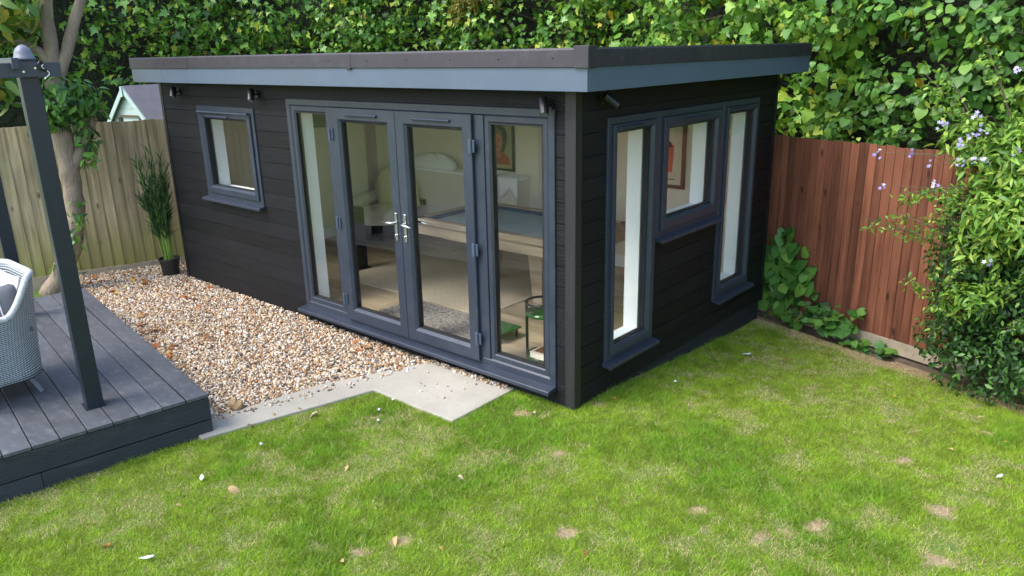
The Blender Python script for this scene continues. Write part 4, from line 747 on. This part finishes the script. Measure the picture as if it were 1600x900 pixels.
for c, r_, n_ in (((-6.2, -1.2, 2.95), (.5, .42, .35), 330), ((-6.35, -1.6, 2.75), (.4, .4, .3), 260), ((-6.0, -.5, 3.7), (.6, .5, .3), 180), ((-6.3, -.9, 4.4), (.9, .9, .5), 260), ((-5.9, -.2, 4.9), (.7, .7, .4), 160), ((-6.35, -1.35, 2.25), (.25, .3, .25), 120)):
    q, m_ = shell(c, r_, n_, .7); Ps.append(q); Ns.append(m_)
P = np.concatenate(Ps); N = np.concatenate(Ns); foliage(tr, P, N, T_LAUR, rng.uniform(.10, .19, len(P)), PAL_LAUR, M['gleaf'], 120, .5, .5, .4, name='crown')
# glossy shoots round the trunk
sh_ = empty('trunk_shoots', (-6.05, -.85, 1.6), 'glossy leafed shoots sprouting round the tree trunk above the fence', 'shoots'); Ps, Ns = [], []
for c, r_, n_ in (((-6.0, -.84, 2.04), (.20, .34, .27), 300), ((-6.02, -.60, 2.02), (.10, .22, .16), 60), ((-6.05, -.68, 1.70), (.08, .10, .18), 60), ((-6.02, -1.02, 1.92), (.14, .16, .2), 110), ((-6.0, -.70, 1.48), (.1, .12, .16), 34), ((-6.0, -.93, .86), (.08, .10, .2), 20), ((-6.02, -.96, .60), (.06, .08, .1), 9), ((-6.1, -1.08, .30), (.15, .2, .16), 22)):
    q, m_ = shell(c, r_, n_, .6); Ps.append(q); Ns.append(m_)
P = np.concatenate(Ps); N = np.concatenate(Ns); foliage(sh_, P, N, T_LAUR, rng.uniform(.065, .115, len(P)), [G(.07, .18, .035, 3), G(.11, .25, .04, 3), G(.14, .26, .05, 1.5), G(.03, .08, .022, 2)], M['gleaf'], 150, .5, .6, .4)

# potted palm-like grass by the corner
PX, PY = -5.84, -.09
po = empty('potted_plant', (PX, PY, 0), 'tall feathery dark green plant in a black pot by the room corner', 'potted plant')
ob('pot', MB().lathe([(.085, .0), (.09, .004), (.112, .17), (.120, .172), (.120, .196), (.110, .196), (.105, .17)], (PX, PY, .002), 24), M['pot'], po, smooth=False); ob('soil', MB().lathe([(.100, 0), (.06, .01), (.01, .012)], (PX, PY, .165), 18), M['soil'], po)
mb = MB(); VV = []; FF = []; CC = []; nv = 0
for k in range(34):
    a = rng.uniform(0, 2 * math.pi); lean = rng.uniform(.02, .17); h = rng.uniform(.6, 1.25); bias = np.array((-.12, -.16, 0)) * rng.random() * (h - .4); b0 = np.array((PX + .05 * math.cos(a), PY + .05 * math.sin(a), .17))
    st_ = [b0 + np.array((math.cos(a) * lean * t ** 1.6 * .62, math.sin(a) * lean * t ** 1.6 * .62 , h * t - .10 * lean * t ** 3)) + bias * t for t in np.linspace(0, 1, 9)]; mb.tube(st_, [.006 - .0045 * i / 8 for i in range(9)], 5)
    nl_ = 30; tt = rng.uniform(.36, 1, nl_); pts = np.array(st_); ii = np.minimum((tt * 8).astype(int), 7); fr = (tt * 8 - ii)[:, None]; q = pts[ii] * (1 - fr) + pts[ii + 1] * fr; dr = norm(pts[ii + 1] - pts[ii])
    sd_ = norm(np.cross(dr, rng.normal(0, 1, (nl_, 3)))); yv = norm(dr * 1.5 + sd_ * .6); zv = norm(np.cross(yv, rng.normal(0, 1, (nl_, 3)))); xv = np.cross(yv, zv); Fr = np.stack([xv * .22, yv, zv], -1); V_, F_ = place(T_LANCE, q, Fr, rng.uniform(.09, .16, nl_)); VV.append(V_); FF.append(F_ + nv); nv += len(V_); CC.append(np.repeat(pick([G(.03, .075, .028, 3), G(.045, .10, .03, 2), G(.07, .14, .03, 1)], nl_), len(T_LANCE[0]), 0))
ob('stems', mb, surf('green_stem', (.14, .24, .035), .6, .2), po, kind='stuff'); fast_ob('fronds', np.concatenate(VV), np.concatenate(FF), M['leaf'], po, np.concatenate(CC), True, kind='stuff')

# flowering shrub in front of the red fence on the right
bs_ = empty('flowering_shrub', (2.25, 2.75, -.2), 'dense green shrub with lilac flowers in front of the red fence', 'shrub'); Ps, Ns = [], []; Pd, Nd = [], []
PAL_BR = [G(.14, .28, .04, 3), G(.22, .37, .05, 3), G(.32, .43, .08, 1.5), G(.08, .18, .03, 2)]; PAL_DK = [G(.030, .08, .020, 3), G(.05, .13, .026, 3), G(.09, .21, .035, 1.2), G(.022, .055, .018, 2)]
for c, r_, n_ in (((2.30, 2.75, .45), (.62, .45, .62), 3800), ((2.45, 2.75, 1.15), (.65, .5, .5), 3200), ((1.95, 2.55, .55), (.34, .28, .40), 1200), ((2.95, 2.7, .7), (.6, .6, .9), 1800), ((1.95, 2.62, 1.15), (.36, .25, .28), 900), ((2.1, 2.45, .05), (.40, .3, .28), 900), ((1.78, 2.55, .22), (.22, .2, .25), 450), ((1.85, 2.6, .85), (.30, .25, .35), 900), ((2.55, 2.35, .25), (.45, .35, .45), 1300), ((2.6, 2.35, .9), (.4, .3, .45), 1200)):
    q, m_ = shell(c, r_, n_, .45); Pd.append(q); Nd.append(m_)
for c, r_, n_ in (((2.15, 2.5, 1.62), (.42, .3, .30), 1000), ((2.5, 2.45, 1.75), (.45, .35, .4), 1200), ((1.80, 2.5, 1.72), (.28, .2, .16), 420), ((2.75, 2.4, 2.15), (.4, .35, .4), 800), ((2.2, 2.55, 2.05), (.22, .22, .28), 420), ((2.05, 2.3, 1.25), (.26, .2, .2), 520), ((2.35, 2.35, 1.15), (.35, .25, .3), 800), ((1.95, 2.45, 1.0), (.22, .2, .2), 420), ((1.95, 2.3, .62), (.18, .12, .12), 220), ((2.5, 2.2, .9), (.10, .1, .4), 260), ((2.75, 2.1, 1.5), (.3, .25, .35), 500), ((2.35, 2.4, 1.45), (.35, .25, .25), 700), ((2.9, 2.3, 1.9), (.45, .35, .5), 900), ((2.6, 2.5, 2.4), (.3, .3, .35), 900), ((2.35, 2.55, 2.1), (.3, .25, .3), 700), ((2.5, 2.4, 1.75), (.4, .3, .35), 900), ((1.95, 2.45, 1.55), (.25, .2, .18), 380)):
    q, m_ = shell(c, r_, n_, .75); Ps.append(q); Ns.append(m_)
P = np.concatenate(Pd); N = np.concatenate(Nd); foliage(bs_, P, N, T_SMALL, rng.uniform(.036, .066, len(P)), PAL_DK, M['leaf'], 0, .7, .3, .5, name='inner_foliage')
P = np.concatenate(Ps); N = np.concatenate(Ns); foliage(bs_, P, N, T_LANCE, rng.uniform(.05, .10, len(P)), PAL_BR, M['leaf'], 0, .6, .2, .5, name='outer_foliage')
mb = MB(); acc = []
for k in range(34):                        # free sprays reaching out of the outline
    a = np.array((rng.uniform(1.75, 2.7), rng.uniform(2.35, 2.7), rng.uniform(.3, 1.9))); d = np.array((rng.uniform(-.9, .15), rng.uniform(-.8, -.1), rng.uniform(-.2, .8))); ln = rng.uniform(.2, .42); spray(acc, a, d, ln, 60, .06, .01, .25); d = d / np.linalg.norm(d); mb.tube([a, a + d * ln * .5 + np.array((0, 0, -.06 * ln)), a + d * ln + np.array((0, 0, -.25 * ln))], [.006, .004, .002], 5)
for a, b_, n_ in (((1.72, 2.6, .88), (1.10, 2.42, 1.10), 130), ((1.85, 2.5, 1.75), (1.40, 2.4, 2.22), 120), ((1.9, 2.5, 1.6), (1.52, 2.4, 2.28), 150), ((1.85, 2.5, 1.35), (1.32, 2.4, 1.32), 110), ((1.8, 2.5, .45), (1.45, 2.45, .66), 120), ((1.75, 2.45, 1.0), (1.28, 2.4, 1.18), 80), ((2.0, 2.4, 1.9), (1.75, 2.3, 2.5), 120)):
    a, b_ = np.array(a), np.array(b_); spray(acc, a, b_ - a, np.linalg.norm(b_ - a), n_, .10, .01, .1); mb.tube([a, (a + b_) / 2 + np.array((0, 0, .02)), b_], [.008, .006, .002], 6)
P = np.concatenate([q for q, _ in acc]); N = np.concatenate([q for _, q in acc]); foliage(bs_, P, N, T_SMALL, rng.uniform(.03, .055, len(P)), PAL_BR, M['leaf'], 0, .7, .1, .6, name='spray_leaves'); ob('branches', mb, M['twig'], bs_, kind='stuff')
mb = MB()
for k in range(9): x = 2.2 + rng.uniform(-.25, .3); mb.tube([(x, 2.75, -.25), (x + rng.uniform(-.1, .1), 2.72, .5), (x + rng.uniform(-.4, .4), 2.65, 1.4)], [.025, .018, .008], 8)
ob('stems', mb, M['twig'], bs_, kind='stuff')
P = []
for c, r_ in (((2.3, 2.8, .5), (.46, .30, .55)), ((2.55, 2.8, 1.15), (.5, .36, .42)), ((3.0, 2.8, .7), (.5, .45, .8))): q = lump((c[0], c[1], c[2]), r_, 3, 1, 20, 12, .15); v = np.array(q.v); v[:, 2] = np.where(v[:, 2] <= c[2], c[2], v[:, 2]); ob('shade_core', q, M['core'], bs_, smooth=True)  # dark lumps that paint in the shade inside the shrub
tv = []; tf = []
for k in range(5):
    a = 2 * math.pi * k / 5; b0 = len(tv); ca, sa = math.cos(a), math.sin(a); tv += [(0, 0, 0), (.35 * ca - .28 * sa, .35 * sa + .28 * ca, .12), (ca, sa, .05), (.35 * ca + .28 * sa, .35 * sa - .28 * ca, .12)]; tf.append((b0, b0 + 3, b0 + 2, b0 + 1))
fm = [fast_mesh('flower', np.array(tv), np.array(tf), M['petal'], c, False) for c in ((.42, .36, .70), (.55, .50, .78), (.70, .68, .82))]
def unproj(x, y, Yp):
    d = _f + (x - 800) / FPX * _r - (y - 450) / FPX * _u; return CAM + d * ((Yp - CAM[1]) / d[1])
for x, y in ((1370, 238), (1427, 240), (1455, 256), (1503, 224), (1538, 208), (1520, 212), (1508, 250), (1536, 252), (1525, 248), (1380, 290), (1462, 290), (1545, 412), (1590, 235), (1528, 182), (1470, 195), (1592, 108), (1495, 246)):
    c = unproj(x, y, 2.22 + rng.uniform(-.04, .06))
    b_ = np.array((max(c[0] + .12, 1.85), 2.5, c[2] - .12)); ob('flower_stem', MB().tube([b_, (b_ + c) / 2 + np.array((0, 0, .05)), c + np.array((0, .012, 0))], [.004, .003, .002], 5), M['twig'], bs_)
    for k in range(rng.integers(3, 6)):
        o = bpy.data.objects.new('flower', fm[rng.integers(3)]); o.parent = bs_; q = c + rng.normal(0, .018, 3); n_ = norm(np.array((.2, -.8, .5)) + rng.normal(0, .4, 3)); o.matrix_basis = Matrix.Translation(q - WL[bs_]) @ Vector(n_).to_track_quat('Z', 'Y').to_matrix().to_4x4() @ Matrix.Scale(rng.uniform(.014, .021), 4); COL.objects.link(o)

# creeper on the red fence and weeds at its foot
def rfp(s_, off, z): q = RF0 + RFD * s_ + nr * off; return np.array((q[0], q[1], z))
cr_ = empty('fence_creeper', tuple(rfp(.25, .06, -.1)), 'heart leafed green creeper climbing the red fence beside the room', 'creeper'); Ps = []; Ns = []
for sx, z, rs, rz, n_ in ((.22, .62, .10, .12, 16), (.22, .42, .19, .16, 44), (.25, .22, .24, .16, 52), (.18, .02, .18, .14, 34), (.06, .30, .10, .2, 20)):
    for k in range(n_): a = rng.normal(0, .5, 2); Ps.append(rfp(sx + rs * np.clip(a[0], -1, 1), rng.uniform(.05, .16), z + rz * np.clip(a[1], -1, 1))); Ns.append(np.array((nr[0], nr[1], .25)))
foliage(cr_, np.array(Ps), norm(np.array(Ns)), T_LIME, rng.uniform(.085, .15, len(Ps)), [G(.06, .17, .03, 3), G(.10, .24, .04, 3), G(.04, .11, .025, 2), G(.15, .29, .05, 1)], M['leaf'], len(Ps) - 3, .35, .9, .3, tk='creeper')
mb = MB()
for k in range(5): mb.tube([rfp(.15 + .05 * k, .03, -.22), rfp(.1 + .06 * k, .05, .1), rfp(.2 + .03 * k, .06, .5)], [.006, .005, .002], 5)
ob('stems', mb, M['twig'], cr_, kind='stuff')
wd = empty('fence_weeds', tuple(rfp(.75, .2, -.22)), 'leafy weeds growing along the foot of the red fence', 'weeds'); Ps = []; Ns = []
for s_, off, z, r_, n_ in ((.42, .12, -.20, .10, 14), (.62, .16, -.12, .15, 44), (.80, .18, -.14, .16, 46), (.74, .14, -.02, .10, 18), (.98, .16, -.10, .08, 14), (1.16, .22, -.20, .10, 16), (.22, .10, -.22, .12, 12), (1.02, .10, .05, .05, 6), (.52, .08, .10, .04, 5), (1.34, .12, -.22, .06, 8)):
    for k in range(n_): q = rfp(s_ + rng.normal(0, r_ * .6), off + rng.normal(0, r_ * .45), z + abs(rng.normal(0, r_ * .5))); q[2] = max(q[2], float(gz(q[0], q[1])) + .02); Ps.append(q); Ns.append(np.array((nr[0] * .5, nr[1] * .5, .8)))
foliage(wd, np.array(Ps), norm(np.array(Ns)), T_LIME, rng.uniform(.05, .095, len(Ps)), [G(.07, .19, .035, 3), G(.11, .24, .04, 3), G(.04, .10, .025, 2), G(.20, .30, .05, .7)], M['leaf'], 120, .45, .3, .4, tk='weed')

# ------------------------------------------------------------------ gravel
PB = MB(); ph_ = (1 + 5 ** .5) / 2; iv = norm(np.array([(-1, ph_, 0), (1, ph_, 0), (-1, -ph_, 0), (1, -ph_, 0), (0, -1, ph_), (0, 1, ph_), (0, -1, -ph_), (0, 1, -ph_), (ph_, 0, -1), (ph_, 0, 1), (-ph_, 0, -1), (-ph_, 0, 1)], float))
fi = np.array([(0, 11, 5), (0, 5, 1), (0, 1, 7), (0, 7, 10), (0, 10, 11), (1, 5, 9), (5, 11, 4), (11, 10, 2), (10, 7, 6), (7, 1, 8), (3, 9, 4), (3, 4, 2), (3, 2, 6), (3, 6, 8), (3, 8, 9), (4, 9, 5), (2, 4, 11), (6, 2, 10), (8, 6, 7), (9, 8, 1)])
gp = np.array(GRAVEL); lo, hi = gp.min(0), gp.max(0); NP = 62000
q = rng.uniform(lo, hi, (NP * 2, 2)); q = q[inpoly(q[:, 0], q[:, 1], GRAVEL)]
mound = .012 * (fbm(q[:, 0] * 1.5 + 30, q[:, 1] * 1.5 + 30, 41, 3) - .5)
q = np.column_stack([q, -.012 + mound + rng.uniform(-.008, .010, len(q))]); q = q[:35000]
ex = []                                    # stones kicked along the wall foot and on to the path
for k in range(260): x = rng.uniform(-1.45, -.62); ex.append((x, -.015 - abs(rng.normal(0, .022)), .006))
for k in range(90): t = rng.random(); ex.append((-1.93 + .43 * t + rng.normal(.03, .03), -1.70 + 1.5 * t + rng.normal(0, .02), .005))
for k in range(10): ex.append((rng.uniform(-1.4, -.7), rng.uniform(-.5, -.1), .004))
for k in range(70): ex.append((rng.uniform(-.5, -.02), -.02 - abs(rng.normal(0, .03)), -.03))
q = np.concatenate([q, np.array(ex)]); n_ = len(q); Sx = rng.gamma(7, .00115, n_) + .0022; Sx = np.clip(Sx * .99, .0035, .018)
ax = norm(rng.normal(0, 1, (n_, 3))); bx = norm(np.cross(ax, rng.normal(0, 1, (n_, 3)))); cx_ = np.cross(ax, bx); sc = np.stack([ax * rng.uniform(.9, 1.5, (n_, 1)), bx * rng.uniform(.7, 1.1, (n_, 1)), cx_ * rng.uniform(.5, .8, (n_, 1))], -1)
jit = 1 + rng.uniform(-.22, .22, (n_, 12)); V = np.einsum('nij,nkj->nki', sc, iv[None] * jit[:, :, None]) * Sx[:, None, None] + q[:, None, :]
C_ = pick([G(.50, .39, .26, 4), G(.60, .51, .39, 4), G(.38, .22, .10, 2.6), G(.34, .16, .065, 1.5), G(.28, .22, .17, 1.8), G(.16, .125, .10, 1.5), G(.72, .67, .59, 2), G(.52, .37, .19, 1.6), G(.08, .07, .06, .5)], n_, jit=.2)
go = fast_ob('gravel', V.reshape(-1, 3), (fi[None] + (np.arange(n_) * 12)[:, None, None]).reshape(-1, 3), M['pebble'], None, np.repeat(C_, 12, 0), True, kind='stuff'); go['label'] = 'golden pea gravel between the deck and the garden room'; go['category'] = 'gravel'
ob('gravel_bed', MB().prism([(x, y) for x, y in GRAVEL][::-1], -.10, -.018), surf('gravel_fines', (.22, .17, .115), .95, .4, 60, 1, 90, bdist=.01), kind='structure')

# ------------------------------------------------------------------ lawn
def infield(x, y):
    m_ = (x > -2.3) & (x < 4.6) & (y > -4.2) & (y < 3.1); m_ &= ~inpoly(x, y, [(p[0] , p[1]) for p in SLAB]); m_ &= ~((x < -.005) & (y > -.0)); m_ &= ~((x < .012) & (y > .02)); m_ &= rfd(x, y) < -.12
    a = (x - D0[0]) * E1[0] + (y - D0[1]) * E1[1]; b = (x - D0[0]) * E2[0] + (y - D0[1]) * E2[1]; m_ &= ~((a > -.008) & (b > -.3)); m_ &= ~inpoly(x, y, GRAVEL) & ~((x < -1.36) & (y > -.66)) & ~((x < -1.7) & (y > -1.8))
    dv = np.stack([x - CAM[0], y - CAM[1], -.05 - CAM[2] + 0 * x], -1); dp = dv @ _f; m_ &= (dp > 1.2) & (np.abs(dv @ _r) < dp * .90 + .3) & (np.abs(dv @ _u) < dp * .62 + .3); return m_
NB = 1850000; x = rng.uniform(-2.3, 4.6, NB); y = rng.uniform(-4.2, 3.1, NB); m_ = infield(x, y); x, y = x[m_], y[m_]
bv = bare(x, y); big_ = fbm(x * 1.1 + 4, y * 1.1 + 8, 51, 4); mid_ = fbm(x * 3.4 + 4, y * 3.4 + 8, 57, 4); fine = fbm(x * 11, y * 11, 63, 3)
den = 1 - .72 * bv - .25 * sstep(.54, .70, mid_) * (1 - .3 * big_); keep = rng.random(len(x)) < den; x, y, bv, big_, mid_, fine = (a[keep] for a in (x, y, bv, big_, mid_, fine)); NBL = len(x)
edge = np.minimum(np.minimum(np.abs((x - D0[0]) * E1[0] + (y - D0[1]) * E1[1]) + 9 * (y > -1.75), 9), np.where((x > 0) & (y > 0), x, 9)); tall = 1 + .9 * (1 - sstep(.0, .07, edge)) * rng.random(NBL)
dry = np.clip(sstep(.50, .68, .55 * mid_ + .45 * fine) * .75 + bv * .9 + .35 * sstep(.55, .72, 1 - big_) * fine, 0, 1); lush = sstep(.52, .66, .6 * big_ + .4 * (1 - mid_))
h = rng.uniform(.011, .029, NBL) * (1 + .5 * lush) * (1 - .45 * dry) * tall; wd_ = rng.uniform(.0011, .0022, NBL) ; az = rng.uniform(0, 2 * math.pi, NBL); ln = rng.uniform(.3, 1.7, NBL) * h; la = rng.uniform(0, 2 * math.pi, NBL)
z = gz(x, y) - .002; ca, sa = np.cos(az) * wd_, np.sin(az) * wd_; lx, ly = np.cos(la) * ln, np.sin(la) * ln
V = np.stack([np.stack([x - ca, y - sa, z], -1), np.stack([x + ca, y + sa, z], -1), np.stack([x + lx, y + ly, z + h], -1)], 1)
is_dry = rng.random(NBL) < np.maximum(dry * .6, bv * .9) + .04; gcol = np.array((.195, .325, .020)) * (1 - lush[:, None]) + np.array((.10, .255, .015)) * lush[:, None]; cl2 = fbm(x * 15 + 3, y * 15 + 1, 71, 3); gcol = gcol * (.72 + .52 * sstep(.28, .72, cl2))[:, None]; gcol = gcol * rng.uniform(.55, 1.5, (NBL, 1)); yel = rng.random((NBL, 1)) * .5; gcol = gcol * (1 - yel) + np.array((.37, .45, .035)) * yel
C_ = np.where(is_dry[:, None], np.array((.58, .48, .25)) * rng.uniform(.6, 1.25, (NBL, 1)), gcol)
fa = np.array([(0, 1, 2)]); go = fast_ob('lawn_grass', V.reshape(-1, 3), (fa[None] + (np.arange(NBL) * 3)[:, None, None]).reshape(-1, 3), M['grass'], None, np.repeat(C_, 3, 0), False, kind='stuff'); go['label'] = 'short mown lawn with dry straw patches'; go['category'] = 'grass'
print('blades', NBL)

# ------------------------------------------------------------------ small things lying about
M['stone'] = surf('brown_field_stone', (.30, .20, .095), .8, .4, 14, .8, 60, dirt=(.12, .08, .05, .6), bdist=.01)
ob('stone', lump((-1.95, -1.50, .004), (.068, .050, .052), 77, .6, 22, 14, .2), M['stone'], None, 'rounded brown stone on the gravel beside the deck corner', 'stone', smooth=True)
PALL = {'brown': (.30, .13, .05), 'tan': (.52, .36, .17), 'yellow': (.60, .42, .10), 'pale': (.62, .52, .36), 'rust': (.42, .15, .045)}
lm = {k: fast_mesh('fallen_leaf', T_LAUR[0] * np.array((1.15, 1, 1.9)), T_LAUR[1], M['leaf'], c, True) for k, c in PALL.items()}; lv = {k: fast_mesh('fallen_leaf', T_VINE[0] * np.array((.9, 1, 1.5)), T_VINE[1], M['leaf'], c, True) for k, c in PALL.items()}
def fleaf(x, y, z, s_, k, lab, grp, shape=lm):
    o = bpy.data.objects.new('fallen_leaf', shape[k]); o.location = (x, y, z + s_ * .22); o.rotation_euler = (rng.normal(0, .25), rng.normal(0, .25), rng.uniform(0, 6.28)); o.scale = (s_,) * 3; link(o, None, lab, 'leaf', grp)
for x, y, s_, k, lab in ((-1.385, -1.19, .085, 'pale', 'large curled cream leaf on the grass beside the concrete strip'), (-.984, -2.118, .085, 'tan', 'long tan leaf on the lawn in front of the deck'), (-.78, -1.501, .05, 'pale', 'cream leaf on the lawn level with the stone'), (-.675, -1.734, .05, 'tan', 'orange tan leaf lying alone in the middle left lawn'), (-1.067, -2.399, .045, 'tan', 'small tan leaf on the lawn close to the deck front'), (-.935, -2.183, .045, 'tan', 'short tan leaf just below the long tan leaf on the lawn'),
                    (-.962, -2.806, .05, 'rust', 'rust brown leaf on the lawn nearest the bottom left'), (.154, -1.80, .05, 'tan', 'tan leaf lying in the bare straw patch at the bottom of the lawn'), (-.169, -.237, .05, 'pale', 'pale leaf by the plinth near the room corner'), (1.62, 1.852, .055, 'yellow', 'yellow leaf on the far lawn nearest the fence, left one of a pair'), (1.708, 1.892, .05, 'yellow', 'yellow leaf on the far lawn, right one of a pair'), (2.115, 2.141, .075, 'pale', 'large pale leaf on the grass under the flowering shrub'), (.144, .309, .04, 'rust', 'small rust leaf on the grass by the side wall corner'), (.394, -1.714, .04, 'yellow', 'small yellow leaf at the bottom centre of the lawn'), (.115, -2.107, .05, 'tan', 'tan leaf at the very bottom edge of the lawn')):
    fleaf(x, y, float(gz(x, y)) + .012, s_, k, lab, None)
for x, y in ((-.637, -1.495), (-.128, -.706), (-.26, -.586), (-1.02, -1.0), (1.088, -.193), (2.038, 1.807), (2.106, 1.427), (2.177, 1.096), (.997, 1.877), (1.04, 1.6), (1.143, 1.75), (.99, -1.248), (.60, 1.2), (1.7, 2.0), (2.3, 1.9), (1.9, 1.2), (.7, 2.1), (-.025, -1.155), (2.4, 1.5), (1.4, 1.1)):
    fleaf(x, y, float(gz(x, y)) + .012, rng.uniform(.028, .045), ('tan', 'yellow', 'pale', 'brown')[rng.integers(4)], 'small dry fallen leaf scattered on the open lawn', 'small leaves scattered on the lawn')
def gpt(x, y, z=.004):
    d = _f + (x - 800) / FPX * _r - (y - 450) / FPX * _u; return CAM + d * ((z - CAM[2]) / d[2])
for k in range(60):
    c_ = [(215, 497), (235, 520), (265, 548), (395, 450), (340, 445), (300, 470), (230, 440), (150, 440), (560, 545), (330, 520), (180, 460), (205, 430)][k % 12]; q = gpt(c_[0] + rng.normal(0, 14 if k > 30 else 7), c_[1] + rng.normal(0, 7 if k > 30 else 4))
    if not inpoly(q[0:1], q[1:2], GRAVEL)[0] or q[1] > -.04: continue
    fleaf(q[0], q[1], .002, rng.uniform(.04, .085), ('brown', 'rust', 'rust', 'tan', 'yellow')[rng.integers(5)], ('crisp brown leaf on the gravel close along the deck edge', 'crisp brown leaf on the open middle of the gravel', 'crisp brown leaf on the gravel near the foot of the larch fence', 'crisp brown leaf on the gravel at the foot of the clad wall')[(0, 0, 0, 3, 1, 1, 2, 2, 3, 1, 0, 2)[k % 12]], ('dead leaves along the deck', 'dead leaves in mid gravel', 'dead leaves by the fence', 'dead leaves by the wall')[(0, 0, 0, 3, 1, 1, 2, 2, 3, 1, 0, 2)[k % 12]], lv)
for x, y, k in ((-1.55, -1.25, 'yellow'), (-1.62, -1.42, 'tan'), (-1.60, -1.62, 'brown'), (-1.18, -.40, 'tan')): fleaf(x, y, .001, .045, k, {'yellow': 'yellow leaf at the gravel edge of the concrete strip', 'brown': 'brown scrap of leaf on the concrete strip near the deck'}.get(k, 'small tan leaf lying on the concrete'), None if k != 'tan' else 'tan leaves on the concrete')
M['feather'] = surf('white_feather', (.52, .54, .56), .8, .1, 30)
def feather(x, y, s_, a, lab):
    z = float(gz(x, y)) + .028; d = np.array((math.cos(a), math.sin(a), .08)); n_ = np.array((-math.sin(a), math.cos(a), .1)); c = np.array((x, y, z)); e = empty('feather', (x, y, z), lab, 'feather'); out = [(0, .03), (.15, .16), (.5, .22), (.85, .14), (1, .01)]
    mb = MB(); L_ = [c + d * s_ * t + n_ * s_ * w_ + np.array((0, 0, -.05 * s_)) for t, w_ in out]; R_ = [c + d * s_ * t - n_ * s_ * w_ for t, w_ in out]; Mi = [c + d * s_ * t + np.array((0, 0, .06 * s_)) for t, w_ in out]; mb.grid([L_, Mi, R_]); ob('vane', mb, M['feather'], e, smooth=True); ob('quill', MB().tube([c - d * s_ * .2, c + d * s_ * .9 + np.array((0, 0, .062 * s_))], .0012, 5), M['reveal'], e)
feather(-1.195, -2.172, .06, 2.6, 'white feather on the lawn in front of the deck'); feather(-.719, -2.75, .065, .9, 'grey white feather at the bottom left of the lawn'); feather(2.456, .863, .05, 1.2, 'small white feather on the right side of the lawn'); feather(.375, 1.962, .06, .6, 'pale feather on the grass near the side wall')
m_ = M['feather']
for x, y in ((-1.073, -.892), (-1.12, -.72), (-.95, -1.0), (.3, .9), (-1.3, -1.7)):
    z = float(gz(x, y)) + .03; e = empty('clover_flower', (x, y, z), 'tiny white clover flower head in the lawn', 'flower', 'clover flowers in the lawn'); ob('bloom', lump((x, y, z), (.012, .012, .012), 3, 1, 10, 6, .1), m_, e, smooth=True); ob('stalk', MB().tube([(x, y, z - .04), (x, y, z + .002)], .0015, 5), M['leaf'], e)
